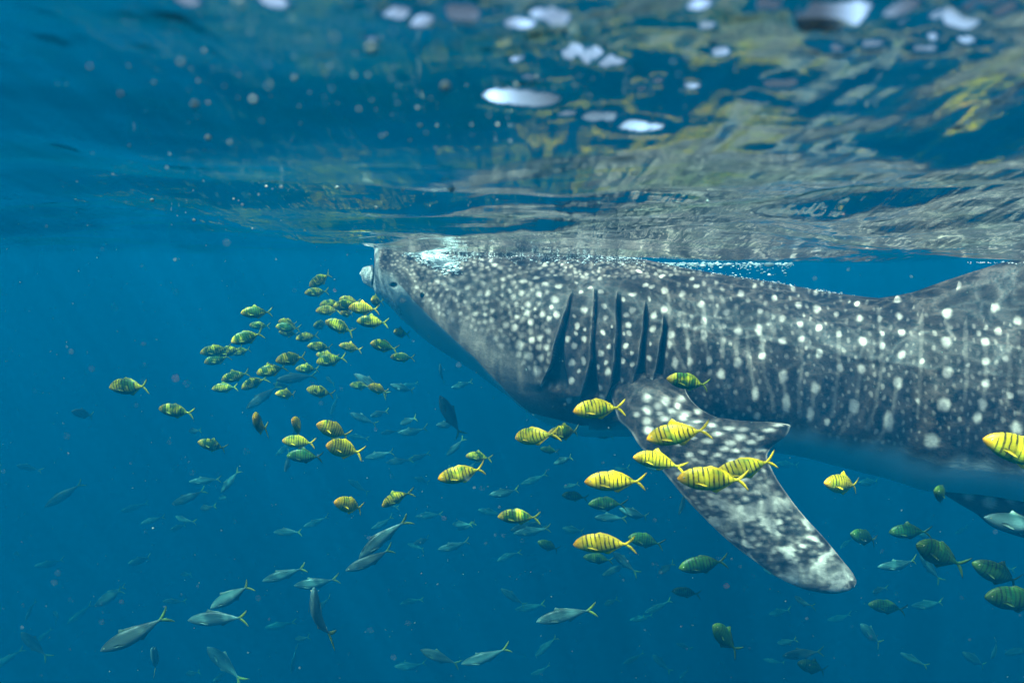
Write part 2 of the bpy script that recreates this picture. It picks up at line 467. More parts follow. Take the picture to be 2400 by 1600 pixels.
# ---- colour pattern: spots and bars, laid out on the near flank
spots = []   # x, y, rx, ry, strength (photo px)
def r4(l):
    for q in l:
        x, y, r = q[:3]; ry = q[3] if len(q) > 3 else r
        spots.append((1200 + x / 3.36, 600 + y / 3.36, r / 3.36 * .95, ry / 3.36 * .95, 0.9))
def r5(l):
    for q in l:
        x, y, r = q[:3]; ry = q[3] if len(q) > 3 else r
        spots.append((1700 + x / 3.267, 580 + y / 3.267, r / 3.267 * .95, ry / 3.267 * .95, 1.0))
r4([(215,303,24),(335,343,32),(125,380,24),(240,460,24),(355,467,28),(150,520,24),(285,590,24),(225,640,24),(20,565,26),(75,290,22),(260,220,28,16),(370,238,30,17),(90,200,30,18),(190,172,26,13),(35,480,20),(35,380,20),(290,490,20),(160,660,24),(280,715,24),(230,800,26),(200,900,36),(60,700,36),(130,790,32),(310,400,16),(180,420,15),
    (570,425,30),(515,550,20,28),(490,475,16),(435,650,26),(575,652,24),(490,705,26),(475,840,28),(570,820,20,34),(470,975,28),(450,1130,26),(540,285,20,12),(620,250,20,12),(530,900,18),(580,580,16),(505,610,14),
    (695,282,24,15),(728,395,22),(735,485,22),(720,600,20),(770,715,18),(700,765,26),(740,835,18),(680,870,20),(760,905,28),(710,1110,32),(690,1030,24),(790,560,12),
    (945,425,28),(918,545,24),(900,465,26,20),(895,705,22),(870,820,24),(950,845,20),(875,340,18),(860,970,20),(925,610,22),(930,1010,18,24),(945,760,16),(880,610,14),
    (1118,468,26),(1110,575,26),(1085,800,24),(1105,980,20,40),(1080,335,14,20),(1090,690,12,18),
    (950,300,36,15),(1200,270,28),(1195,420,30),(1340,298,26),(1180,155,26,16),(1000,120,24,12),(1490,378,28),(1510,510,26,32),(1510,620,26,42),(1550,820,24,40),(1250,620,32),(1285,840,26,50),(1400,830,22,40),(1385,690,22,50),(1690,440,28),(1780,590,32),(1780,840,32,42),(1645,930,32,42),(1800,298,26),(1450,235,26,15),(1250,1035,30),(1240,690,22,34),(1100,240,26,14),(1050,230,26,14),(1420,180,20,12)])
r5([(118,350,24),(375,385,22),(560,440,26),(700,470,30),(690,350,20),(1010,430,20),(1315,398,30),(850,510,20),(1030,540,26),(1330,525,28),(1180,545,20,30),(575,585,24),(715,615,26),(870,665,22,28),(1050,715,34),(1200,655,18),(1350,650,28),(1200,750,22,30),(440,715,30),(438,540,26),(720,810,26,40),(1350,820,34),(880,920,26,36),(1040,930,30,40),(1320,1035,34,50),(445,985,32,52),(690,1075,32,48),(465,1190,32,72),(650,1275,28,55),(985,1215,38,58),(1250,1330,42,75),(1770,290,34),(1700,505,40),(1690,725,42),(1990,725,34),(1995,870,32),(1700,955,42),(1995,1040,34),(1675,1200,52),(1970,1200,34,50),(1930,1300,36,46),(2230,1380,50,50),(1580,1480,60),(2270,1110,34),(2060,460,36),(2090,640,30),(1505,870,20),(1475,1170,20),
    (265,485,22),(255,630,26,48),(285,830,28),(230,1120,30,52),(585,700,26),(245,1290,26,30),(780,1330,24,30),(100,640,32),(95,880,32,42),(2150,850,26),(2240,560,34),(1860,900,20),(2180,1130,26)])
spots = np.array(spots)
K = spots.tolist()
# small spots of the head, filled in between
def inhead(x, y):
    lo = np.interp(x, [880, 945, 978, 1030, 1093, 1183, 1246, 1290], [650, 672, 704, 739, 772, 818, 870, 930])
    hi = np.interp(x, [880, 950, 1100, 1300, 1600], [572, 576, 598, 606, 616])
    return hi + 2 < y < lo - 4
tries = 0
while tries < 26000:
    tries += 1
    x = random.uniform(884, 1640); y = random.uniform(572, 960)
    if x < 1290:
        if not inhead(x, y): continue
        r = np.interp(x, [880, 960, 1100, 1290], [3.0, 4.0, 5.6, 6.2]) * random.uniform(.7, 1.3)
    else:
        if y > np.interp(x, [1290, 1640], [668, 640]): continue
        if y < np.interp(x, [1290, 1560, 1640], [606, 620, 636]): continue
        r = random.uniform(3.5, 6)
    if y < 650: r *= 0.75
    ok = True
    for q in K:
        if abs(q[0] - x) < 40 and (q[0] - x) ** 2 + ((q[1] - y) * (1.5 if y < 650 else 1.0)) ** 2 < (max(q[2], q[3]) * 1.0 + r * 1.25 + 2.0) ** 2: ok = False; break
    if ok: K.append([x, y, r * (1.35 if y < 660 else 1.0), r, random.uniform(.16, .58) * (0.85 if x > 1290 else 1)])
for _ in range(9000):      # faint small dots between the big ones of the flank
    x = random.uniform(1560, 2400); y = random.uniform(630, 1040)
    if y < np.interp(x, OUT[:, 0], OUT[:, 1]) + 4: continue
    r = random.uniform(2.6, 5.0)
    if all(abs(q[0] - x) > 40 or (q[0] - x) ** 2 + ((q[1] - y) * .8) ** 2 > (max(q[2], q[3]) + r + 6.5) ** 2 for q in K): K.append([x, y, r, r * 1.4, random.uniform(.16, .42)])
spot = np.zeros((S, T))
vis = (TH <= math.pi) & (PX > 840) & (PX < 2480)
fx = (PX + 0.9 * np.sin(PY * 0.31) + 0.7 * np.sin(PX * 0.42 + 1.3))
fy = (PY + 0.9 * np.sin(PX * 0.29 + 2) + 0.7 * np.sin(PY * 0.39))
rows_x = PX[:, NT // 2]
for (x, y, rx, ry, a) in K:
    sel = np.where(np.abs(rows_x - x) < rx * 3 + 30)[0]
    if len(sel) == 0: continue
    sl = slice(sel[0], sel[-1] + 1)
    d = np.sqrt(((fx[sl] - x) / rx) ** 2 + ((fy[sl] - y) / ry) ** 2)
    spot[sl] = np.maximum(spot[sl], a * .82 * (smooth(1.6, 0.2, d) if x < 1290 or y < 640 else smooth(1.4, 0.45, d)))
def b5(l): return [(1700 + x / 3.267, 580 + y / 3.267) for x, y in l]
def b4(l): return [(1200 + x / 3.36, 600 + y / 3.36) for x, y in l]
BARS = [b5([(260, 470), (250, 600), (285, 720), (285, 830), (300, 980), (350, 1110), (370, 1260)]), b5([(575, 680), (590, 900), (560, 1060), (570, 1290)]),
        b5([(870, 620), (870, 900), (850, 1080), (815, 1290)]), b5([(1170, 470), (1190, 650), (1200, 900), (1150, 1200), (1090, 1390)]),
        b5([(1500, 460), (1505, 700), (1495, 870), (1490, 1060), (1470, 1290)]), b5([(1800, 350), (1835, 580), (1840, 800), (1850, 1000), (1830, 1170)]),
        b5([(1990, 700), (2000, 1040), (1940, 1300)]), b5([(100, 600), (85, 780), (95, 900)]), b5([(440, 960), (465, 1190), (440, 1290)]),
        b5([(1040, 900), (1000, 1200), (880, 1430)]), b5([(1320, 1040), (1270, 1320), (1130, 1520)]), b5([(690, 1050), (650, 1300)]),
        b5([(320, 500), (350, 600), (380, 650)]), b5([(170, 700), (180, 900), (200, 1000)]), b5([(2150, 600), (2180, 900), (2160, 1200)]), b5([(1650, 500), (1740, 680)]),
        b4([(1345, 330), (1355, 480), (1370, 600), (1390, 700), (1400, 890)]), b4([(1570, 320), (1600, 450), (1640, 560), (1655, 650), (1660, 790)]),
        b4([(1240, 600), (1290, 740), (1355, 880)]), b4([(1850, 640), (1880, 900), (1920, 1080)]), b4([(1230, 300), (1240, 480), (1250, 620)]), b4([(1510, 400), (1510, 620), (1550, 820)]),
        b4([(1650, 320), (1690, 440), (1700, 520)]), b4([(1780, 590), (1760, 700), (1780, 840)])]
bar = np.zeros((S, T))
for B in BARS:
    B = np.array(B)
    sel = np.where((rows_x > B[:, 0].min() - 30) & (rows_x < B[:, 0].max() + 30))[0]
    sl = slice(sel[0], sel[-1] + 1)
    best = np.full(PX[sl].shape, 1e9)
    for k in range(len(B) - 1):
        d = B[k + 1] - B[k]; t = np.clip(((fx[sl] - B[k, 0]) * d[0] + (fy[sl] - B[k, 1]) * d[1]) / (d @ d), 0, 1)
        best = np.minimum(best, np.hypot(fx[sl] - B[k, 0] - t * d[0], fy[sl] - B[k, 1] - t * d[1]))
    bar[sl] = np.maximum(bar[sl], smooth(7.5, 1.0, best) * 0.14)
# regular rows of spots and bars on the unseen tail half
sel = np.arange(len(xs_st), S)
aa = ARC[sel]; tn = thn[sel]
cx = np.round(aa / 0.13) * 0.13; cyy = (np.round(tn / 0.36 + 0.5 * (np.round(aa / 0.13) % 2)) - 0.5 * (np.round(aa / 0.13) % 2)) * 0.36
dd = np.hypot((aa - cx) / 0.022, (tn - cyy) / 0.075)
spot[sel] = np.maximum(spot[sel], smooth(1.3, .6, dd) * (tn < 2.0))
far_top = (PY < 0)
belly_y = np.interp(PX, BX, BY)
belly = smooth(-26, 26, PY - belly_y + 7 * np.sin(PX * 0.031) + 4 * np.sin(PX * 0.083 + PY * .05))
belly = np.where(PX < 1380, np.maximum(smooth(0.0, .05, tk) * (PX > 925), belly * (PX < 935)), belly)
belly = np.where(PX > 2400, smooth(1.9, 2.3, thn), belly)
belly[:, :NT] = np.where((th[:NT] > 2.5)[None, :], 1.0, belly[:, :NT])
# pale streaky lips and jaw edge
lip = np.zeros((S, T))
for Lp, wd in (([(879, 576), (880, 625), (890, 650), (915, 690), (938, 738)], 11), ([(868, 640), (880, 662), (905, 700), (935, 742)], 10), ([(852, 632), (853, 655), (870, 672)], 8), ([(866, 628), (862, 660)], 6)):
    B = np.array(Lp, float); best = np.full(PX.shape, 1e9)
    for k in range(len(B) - 1):
        d = B[k + 1] - B[k]; t = np.clip(((PX - B[k, 0]) * d[0] + (PY - B[k, 1]) * d[1]) / (d @ d), 0, 1)
        best = np.minimum(best, np.hypot(PX - B[k, 0] - t * d[0], PY - B[k, 1] - t * d[1]))
    lip = np.maximum(lip, smooth(wd, wd * .3, best))
lip *= (PX < 960)
# mouth groove between upper lip and lower jaw
B = np.array([(876, 600), (876, 640), (873, 668)], float); best = np.full(PX.shape, 1e9)
for k in range(2):
    d = B[k + 1] - B[k]; t = np.clip(((PX - B[k, 0]) * d[0] + (PY - B[k, 1]) * d[1]) / (d @ d), 0, 1)
    best = np.minimum(best, np.hypot(PX - B[k, 0] - t * d[0], PY - B[k, 1] - t * d[1]))
groove = smooth(3.2, 1.0, best)
nost = smooth(1.2, .7, np.hypot((PX - 923) / 8.5, (PY - 669) / 6.5))
dark = np.maximum(groove, nost * 0.9)
for a in (spot, bar, belly, lip, dark): mirror(a)
gillmask = np.maximum(gillmask, dark)
P = P - nrm * (0.018 * dark)[..., None]
# skin speckle on the back from the washed-over ripples is left to the light
cheek = smooth(75, 0, belly_y - PY) * smooth(900, 960, PX) * smooth(1330, 1240, PX) * 0.20
cheek = mirror(cheek)
light = np.clip(np.maximum(spot * (1 - belly * .75), bar) + cheek + rimg, 0, 1)
pat = np.stack([light, np.maximum(belly, lip * 0.8), gillmask], -1).reshape(-1, 3)
uvc = np.stack([ARC, thn * 0.45, lip], -1).reshape(-1, 3)

V = P.reshape(-1, 3)
# close both ends
Fb = grid_faces(S, T, True)
V = np.vstack([V, mid[0] - 0.012 * np.array([tx[0], ty[0], 0]), mid[-1]])
i0, i1 = S * T, S * T + 1
jj = np.arange(T); capa = np.stack([np.full(T, i0), jj, (jj + 1) % T, (jj + 1) % T], 1)
quads = Fb
me = mesh_from('whale_shark', V, quads)
set_attr(me, 'pattern', np.vstack([pat, [[0, 1, 0], [0, 0, 0]]]))
set_attr(me, 'flank', np.vstack([uvc, [[0, 0, 0], [0, 0, 0]]]))
import bmesh
bm = bmesh.new(); bm.from_mesh(me)
bm.verts.ensure_lookup_table()
for j in range(T):
    bm.faces.new((bm.verts[i0], bm.verts[(j + 1) % T], bm.verts[j]))
    bm.faces.new((bm.verts[i1], bm.verts[(S - 1) * T + j], bm.verts[(S - 1) * T + (j + 1) % T]))
for f in bm.faces: f.smooth = True
bm.to_mesh(me); bm.free()

def shark_skin(name):
    m = N(name)
    pa = m.n('Attribute', attribute_name='pattern'); fl = m.n('Attribute', attribute_name='flank')
    sep = m.n('SeparateColor', _Color=pa.outputs['Color']); sf = m.n('SeparateXYZ', _0=fl.outputs['Vector'])
    tc = m.n('TexCoord')
    big = m.n('TexNoise', _Vector=tc.outputs['Object'], _Scale=6.0, _Detail=5.0, _Roughness=0.6)
    fine = m.n('TexNoise', _Vector=tc.outputs['Object'], _Scale=95.0, _Detail=4.0, _Roughness=0.7)
    mid_ = m.n('TexNoise', _Vector=tc.outputs['Object'], _Scale=28.0, _Detail=4.0, _Roughness=0.65)
    base = m.mix(m.ramp(mid_.outputs[0], [(.41, 0.0), (.61, 1.0)]), (0.006, 0.006, 0.006, 1), (0.074, 0.048, 0.040, 1))
    base = m.mix(m.ramp(big.outputs[0], [(.40, 0.0), (.7, .28)]), base, (0.10, 0.068, 0.058, 1))
    base = m.mix(m.ramp(fine.outputs[0], [(.45, 0.0), (.75, 0.35)]), base, (0.22, 0.12, 0.10, 1))
    # break up the spot edges
    ed = m.math('ADD', sep.outputs[0], m.math('MULTIPLY', m.math('SUBTRACT', fine.outputs[0], 0.5), m.math('MULTIPLY', sep.outputs[0], 1.1)), clamp=True)
    c = m.mix(ed, base, (0.90, 0.68, 0.58, 1))
    # pale streaks run down the lips
    mp = m.n('Mapping', _Vector=fl.outputs['Vector'], _Scale=(70, 14, 1))
    stk = m.n('TexNoise', _Vector=mp, _Scale=1.0, _Detail=5.0)
    pale = m.mix(m.ramp(stk.outputs[0], [(.40, 0.0), (.60, 1.0)]), (0.45, 0.40, 0.37, 1), (0.95, 0.85, 0.78, 1))
    bellyc = m.mix(m.math('MULTIPLY', sf.outputs[2], 0.9), (0.75, 0.72, 0.68, 1), pale)
    c = m.mix(sep.outputs[1], c, bellyc)
    c = m.mix(sep.outputs[2], c, (0.005, 0.007, 0.009, 1))
    p = m.n('BsdfPrincipled', _Base_Color=c, _Roughness=0.5)
    p.inputs['Specular IOR Level'].default_value = 0.25
    hsum = m.math('ADD', m.math('MULTIPLY', fine.outputs[0], 0.5), mid_.outputs[0])
    p_b = m.n('Bump', _Strength=0.6, _Distance=0.006, _Height=hsum)
    m.put(p.inputs['Normal'], p_b)
    m.put(m.out.inputs['Surface'], p)
    return m.m
skin = shark_skin('whale_shark_skin')
shark = obj('whale_shark', me, skin, label='huge grey whale shark with white spots skimming just below the surface', category='whale shark')

# ---- pectoral fin
PAIRS = np.array([
    (1430, 925, 1600, 893, 3.02, 2.93), (1440, 955, 1612, 925, 2.93, 2.84), (1450, 983, 1648, 962, 2.86, 2.76), (1476, 1009, 1715, 986, 2.81, 2.69),
    (1497, 1042, 1800, 989, 2.77, 2.63), (1512, 1060, 1853, 997, 2.75, 2.60), (1524, 1075, 1845, 1018, 2.73, 2.60), (1549, 1099, 1812, 1045, 2.70, 2.61),
    (1575, 1130, 1798, 1068, 2.67, 2.60), (1599, 1159, 1812, 1105, 2.64, 2.58), (1665, 1228, 1848, 1162, 2.58, 2.54), (1708, 1268, 1884, 1208, 2.54, 2.50),
    (1764, 1311, 1932, 1260, 2.50, 2.46), (1841, 1362, 1975, 1313, 2.45, 2.43), (1905, 1385, 2000, 1345, 2.42, 2.41), (1955, 1391, 2007, 1364, 2.40, 2.39),
    (1990, 1383, 2004, 1371, 2.385, 2.38), (1999, 1378, 2002, 1375, 2.38, 2.38)])
cum = np.concatenate([[0], np.cumsum(np.hypot(np.diff((PAIRS[:, 0] + PAIRS[:, 2]) / 2), np.diff((PAIRS[:, 1] + PAIRS[:, 3]) / 2)))]); cum /= cum[-1]
NS, NC = 170, 70
q = np.linspace(0, 1, NS)
pp = np.stack([pch(q, cum, PAIRS[:, k]) for k in range(6)], 1)
Lp = np.array([at(a[0], a[1], a[4]) for a in pp]); Tp = np.array([at(a[2], a[3], a[5]) for a in pp])
cc = (1 - np.cos(np.linspace(0, math.pi, NC))) / 2
def fin_mesh(Lp, Tp, thick, name, camber=0.03, seed=0, dens=1.0, tipfade=.8, root=(9e9, 9e9)):
    C = Lp[:, None, :] + (Tp - Lp)[:, None, :] * cc[None, :, None]
    ns = len(Lp)
    span = np.gradient(C, axis=0); chd = np.gradient(C, axis=1)
    nn = np.cross(span, chd); nn /= np.maximum(np.linalg.norm(nn, axis=-1, keepdims=True), 1e-9)
    if nn[ns // 2, NC // 2, 1] > 0: nn = -nn
    thk = thick[:, None] * (np.sqrt(np.clip(cc, 0, 1)) * (1 - cc) ** 0.75 * 1.9 + 0.001)[None, :]
    cam_ = camber * (4 * cc * (1 - cc))[None, :] * np.ones((ns, 1))
    fr_ = C + nn * (thk + cam_)[..., None]; bk = C + nn * (-thk + cam_)[..., None]
    Vv = np.vstack([fr_.reshape(-1, 3), bk.reshape(-1, 3)])
    Fa = grid_faces(ns, NC); Fb_ = Fa[:, ::-1] + ns * NC
    e1 = np.arange(ns - 1)
    rim = np.vstack([np.stack([e1 * NC, e1 * NC + ns * NC, (e1 + 1) * NC + ns * NC, (e1 + 1) * NC], 1),
                     np.stack([e1 * NC + NC - 1, (e1 + 1) * NC + NC - 1, (e1 + 1) * NC + NC - 1 + ns * NC, e1 * NC + NC - 1 + ns * NC], 1)])
    j = np.arange(NC - 1); o_ = (ns - 1) * NC
    tip = np.stack([o_ + j, o_ + j + ns * NC, o_ + j + 1 + ns * NC, o_ + j + 1], 1)
    roo = np.stack([j, j + 1, j + 1 + ns * NC, j + ns * NC], 1)
    me = mesh_from(name, Vv, np.vstack([Fa, Fb_, rim, tip, roo]))
    return me, Vv
thick = 0.042 * (1 - q) ** 0.8 + 0.002
thick *= 1 + 0.6 * np.exp(-q / 0.06)
me, Vv = fin_mesh(Lp, Tp, thick, 'pectoral_fin')
fp = to_px(Vv)
fs = []
for (x, y, *r) in [(635,120,28),(580,155,24),(505,185,30),(715,150,20),(680,190,22,18),(780,207,30,20),(620,242,32,20),(500,260,26),(860,195,24,18),(745,105,26,20),(750,240,22,16),(510,325,28),(795,305,26,16),(680,297,24,14),(960,290,24,14),(1080,310,30,14),(1180,320,30,16),(1160,375,40,22),(1090,415,34,18),(990,355,28,15),(935,400,32,18),(1260,355,20,12),(1370,325,44,13),(1300,380,26,13),(1050,455,36,16),(1210,465,30,14),(1130,470,26,14),(1310,460,36,15),(1240,410,34,15),(500,100,28),(1020,345,22,10),(590,205,20,14),(860,265,24,10),(1430,290,30,9),(430,215,18),(890,330,22,10),(700,340,24,14),(600,330,24,16),(820,380,22,12),(720,420,20,14),(1000,500,30,14),(900,480,26,14),(800,500,26,18),(1100,540,30,16),(1230,540,26,16)]:
    rr = r[0]; r2 = r[1] if len(r) > 1 else rr
    fs.append((1350 + x / 3.016, 900 + y / 3.016, rr / 3.016, r2 / 3.016, .9))
for _ in range(3000):
    t = random.random(); i = int(t * (NS - 1)); cq = random.uniform(.06, .94)
    c0 = to_px((Lp[i] + (Tp[i] - Lp[i]) * cq)[None])[0]
    if c0[1] < 1068: continue
    r = random.uniform(4, 8.5)
    if all((f[0] - c0[0]) ** 2 + (f[1] - c0[1]) ** 2 > (f[2] * .6 + r + 4.5) ** 2 for f in fs): fs.append((c0[0], c0[1], r * 1.25, r * .8, random.uniform(.2, .5)))
sp_ = np.zeros(len(Vv))
gx = fp[:, 0] + 0.9 * np.sin(fp[:, 1] * .33); gy = fp[:, 1] + 0.9 * np.sin(fp[:, 0] * .3)
for (x, y, rx, ry, a) in fs:
    d = np.sqrt(((gx - x) / rx) ** 2 + ((gy - y) / ry) ** 2)
    sp_ = np.maximum(sp_, a * smooth(1.6, .3, d))
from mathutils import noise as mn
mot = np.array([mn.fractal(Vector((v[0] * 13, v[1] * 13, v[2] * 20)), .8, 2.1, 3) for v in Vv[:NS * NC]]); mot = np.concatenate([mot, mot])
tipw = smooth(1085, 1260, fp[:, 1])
mo = smooth(.06, .40, mot) * tipw * .6  # sun dapples painted into the skin colour, stronger towards the tip
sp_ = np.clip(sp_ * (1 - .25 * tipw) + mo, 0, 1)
dapple_gap = smooth(.02, -.40, mot) * tipw * .55  # dark gaps between the painted dapples
dapple_band = smooth(34, 8, np.abs(fp[:, 1] - (1352 - .14 * (fp[:, 0] - 1870)) + 18 * mot)) * .5  # bright bands of rippled sunlight, painted into the skin too
dapple_band2 = smooth(24, 4, np.abs(fp[:, 1] - (1230 - .38 * (fp[:, 0] - 1680)) + 26 * mot)) * .35
sp_ = np.clip(np.maximum(sp_, np.maximum(dapple_band, dapple_band2)), 0, 1)
edge = np.tile(np.concatenate([cc]), NS * 2)
rim_l = np.maximum(smooth(.035, .0, edge), smooth(.975, 1.0, edge)) * .5
back = np.concatenate([np.zeros(NS * NC), np.ones(NS * NC)])
set_attr(me, 'pattern', np.stack([np.maximum(sp_ * (1 - back), rim_l), back * .8, dapple_gap * (1 - back)], 1))
set_attr(me, 'flank', np.stack([edge, edge, 0 * edge], 1))
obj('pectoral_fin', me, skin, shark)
# ---- pelvic fin at the right edge of the picture
PP = np.array([(2175, 1128, 2420, 1150, 2.62, 2.42), (2195, 1146, 2450, 1175, 2.6, 2.4), (2245, 1178, 2490, 1200, 2.56, 2.36), (2285, 1201, 2520, 1228, 2.54, 2.34), (2325, 1233, 2530, 1250, 2.51, 2.32), (2400, 1258, 2525, 1268, 2.46, 2.31), (2470, 1276, 2515, 1278, 2.42, 2.31)])
cum = np.linspace(0, 1, len(PP)); q2 = np.linspace(0, 1, 40)
pp = np.stack([pch(q2, cum, PP[:, k]) for k in range(6)], 1)
L2 = np.array([at(a[0], a[1], a[4]) for a in pp]); T2 = np.array([at(a[2], a[3], a[5]) for a in pp])
me, Vv2 = fin_mesh(L2, T2, 0.018 * (1 - q2) + 0.005, 'pelvic_fin', camber=0.01)
fp = to_px(Vv2); sp_ = np.zeros(len(Vv2))
for (x, y, r) in [(2270, 1158, 14), (2320, 1175, 16), (2370, 1165, 14), (2290, 1140, 11)]:
    sp_ = np.maximum(sp_, .6 * smooth(1.3, .5, np.hypot(fp[:, 0] - x, fp[:, 1] - y) / r))
set_attr(me, 'pattern', np.stack([sp_, 0 * sp_, 0 * sp_], 1)); set_attr(me, 'flank', np.zeros((len(Vv2), 3)))
obj('pelvic_fin', me, skin, shark)

# ---- tail fin, outside the picture
def leaf_fin(name, pts_l, pts_t, th0, parent):
    qq = np.linspace(0, 1, 24); c0 = np.linspace(0, 1, len(pts_l))
    Lq = np.stack([pch(qq, c0, np.array(pts_l)[:, k]) for k in range(3)], 1); Tq = np.stack([pch(qq, c0, np.array(pts_t)[:, k]) for k in range(3)], 1)
    me, vv = fin_mesh(Lq, Tq, th0 * (1 - qq) + .004, name, camber=0)
    set_attr(me, 'pattern', np.zeros((len(vv), 3))); set_attr(me, 'flank', np.zeros((len(vv), 3)))
    return obj(name, me, skin, parent)
leaf_fin('tail_fin', [(4.15, 1.94, -.40), (4.45, 2.0, -.20), (4.80, 2.06, -.06)], [(4.5, 2.02, -.46), (4.72, 2.05, -.30), (4.92, 2.08, -.06)], .03, shark)
leaf_fin('tail_fin', [(4.15, 1.94, -.50), (4.40, 1.99, -.72), (4.60, 2.03, -.95)], [(4.5, 2.02, -.44), (4.60, 2.04, -.70), (4.70, 2.05, -.95)], .025, shark)

# ---- eye
def sphere_mesh(name, r=1.0, seg=16, ring=10, sq=(1, 1, 1)):
    t = np.linspace(0, math.pi, ring); p_ = np.linspace(0, 2 * math.pi, seg, endpoint=False)
    Tm, Pm = np.meshgrid(t, p_, indexing='ij')
    Vs = np.stack([r * sq[0] * np.sin(Tm) * np.cos(Pm), r * sq[1] * np.sin(Tm) * np.sin(Pm), r * sq[2] * np.cos(Tm)], -1).reshape(-1, 3)
    return mesh_from(name, Vs, grid_faces(ring, seg, True))
em = N('wet_black_eye')
pe = em.n('BsdfPrincipled', _Base_Color=(0.006, 0.008, 0.01, 1), _Roughness=0.12); em.put(em.out.inputs['Surface'], pe)
def near_pt(x, y):
    d = np.hypot(PX[:, :NT] - x, PY[:, :NT] - y); i, j = np.unravel_index(np.argmin(d), d.shape)
    return P[i, j], nrm[i, j]
for (x, y, r) in ((991, 691, .016),):
    p0, n0 = near_pt(x, y)
    e = obj('eye', sphere_mesh('eye', r, 20, 12, (1.15, .55, .85)), em.m, shark)
    e.location = p0 - n0 * 0.004; e.rotation_euler = (0, 0, math.atan2(ty[200], tx[200]))
    m2 = p0 - 2 * ((p0 - mid[180]) @ side[180]) * side[180]
    e2 = obj('eye', e.data, None, shark); e2.location = m2; e2.rotation_euler = e.rotation_euler

# ------------------------------------------------------------------ foam and bubbles
fm = N('white_foam')
pf = fm.n('BsdfPrincipled', _Base_Color=(0.85, 0.87, 0.87, 1), _Roughness=0.3)
fm.put(fm.out.inputs['Surface'], pf)
ICO = None
def ico():
    global ICO
    if ICO is None:
        b = bmesh.new(); bmesh.ops.create_icosphere(b, subdivisions=1, radius=1.0)
        ICO = (np.array([v.co[:] for v in b.verts]), np.array([[v.index for v in f.verts] for f in b.faces])); b.free()
    return ICO
def blobs(name, C, r, mat, stretch=None, **props):
    v, f = ico(); C = np.asarray(C); r = np.asarray(r)
    sc_ = r[:, None, None] * (np.ones((len(C), 1, 3)) if stretch is None else stretch[:, None, :])
    Vb = (C[:, None, :] + v[None] * sc_).reshape(-1, 3)
    Fb2 = (f[None] + (np.arange(len(C)) * len(v))[:, None, None]).reshape(-1, 3)
    me = mesh_from(name, Vb, Fb2, True)
    return obj(name, me, mat, **props)

Cs, Rs = [], []
def splash(pts, n, rr, spread, dz=0.02):
    """bubbles along a px polyline just above the shark's skin"""
    pts = np.array(pts, float); seg = np.hypot(*np.diff(pts, axis=0).T); cs = np.concatenate([[0], np.cumsum(seg)]) / seg.sum()
    for _ in range(n):
        t = random.random(); x = np.interp(t, cs, pts[:, 0]); y = np.interp(t, cs, pts[:, 1])
        wd = np.interp(t, cs, pts[:, 2])
        x += random.gauss(0, 6); y += random.gauss(0, wd)
        d = np.interp(x, OUT[:, 0], OUT[:, 3])
        p0, n0 = near_pt(x, y)
        base = p0 if 848 < x < 2400 and abs(to_px(p0[None])[0][1] - y) < 6 else at(x, y, d - 0.15)
        off = abs(random.gauss(0, dz))
        Cs.append(base + np.array([0, -off, off * .3])); Rs.append(rr * math.exp(random.gauss(0, .45)))
random.seed(3)
splash([(930, 572, 3), (960, 585, 7), (1000, 600, 9), (1050, 615, 8)], 900, .0032, 0, .012)
splash([(985, 592, 9), (1030, 612, 10), (1075, 632, 6)], 620, .0030, 0, .012)
splash([(862, 568, 2), (880, 572, 4), (940, 574, 5)], 260, .0024, 0, .015)
splash([(1040, 622, 6), (1090, 600, 6), (1130, 592, 3)], 260, .0024, 0, .012)
splash([(1060, 592, 6), (1250, 600, 9), (1400, 606, 8), (1500, 612, 6)], 800, .0018, 0, .012)
splash([(1560, 622, 2), (1800, 660, 2), (2000, 694, 2)], 160, .0016, 0, .01)
# strip of bubbles under the surface behind the back
for _ in range(520):
    x = 1530 + 330 * random.random() ** 1.3; y = 616 + abs(random.gauss(0, 5)) + (0 if random.random() < .8 else random.uniform(0, 30))
    Cs.append(at(x, y, 3.9 + random.uniform(-.2, .2))); Rs.append(.0030 * math.exp(random.gauss(0, .5)))
for _ in range(30):
    x = random.uniform(2265, 2400); Cs.append(at(x, 614 + abs(random.gauss(0, 2)), 2.35)); Rs.append(.0018 * math.exp(random.gauss(0, .4)))
st_ = np.stack([rng.uniform(.8, 2.2, len(Cs)), rng.uniform(.8, 1.5, len(Cs)), rng.uniform(.6, 1.0, len(Cs))], 1)
blobs('foam', Cs, Rs, fm.m, st_, kind='stuff', label='white foam and bubbles washing over the head and back of the shark', category='foam')

# drifting specks of plankton
pk = N('plankton')
oi = pk.n('NewGeometry'); hn = pk.n('TexNoise', _Vector=oi.outputs['Position'], _Scale=9.0)
pc = pk.mix(pk.ramp(hn.outputs[0], [(.62, 0.0), (.68, 1.0)]), (0.17, 0.28, 0.26, 1), (0.36, 0.22, 0.18, 1))
ppk = pk.n('BsdfPrincipled', _Base_Color=pc, _Roughness=.5); pk.put(pk.out.inputs['Surface'], ppk)
C2, R2 = [], []
for _ in range(2200):
    D = random.uniform(.35, 4.2) ** 1.0
    x, y = random.uniform(0, 2400), random.uniform(0, 1600)
    p_ = at(x, y, D)
    if p_[2] > -0.02: continue
    if D > 2.4 and x > 840 and y < 1250: continue
    C2.append(p_); R2.append((.00028 + .00020 * D) * math.exp(random.gauss(0, .45)))
for _ in range(420):        # many small specks close under the surface
    x, y = random.gauss(1000, 420), random.uniform(0, 520)
    X0, Y0 = ground_at(x, y); f_ = random.uniform(.55, .93)
    C2.append(CAM + (np.array([X0, Y0, 0]) - CAM) * f_); R2.append(.00075 * Y0 ** .6 * math.exp(random.gauss(0, .6)))
blobs('plankton', C2, R2, pk.m, None, kind='stuff', label='tiny pale specks drifting in the water', category='plankton')
#FISH#

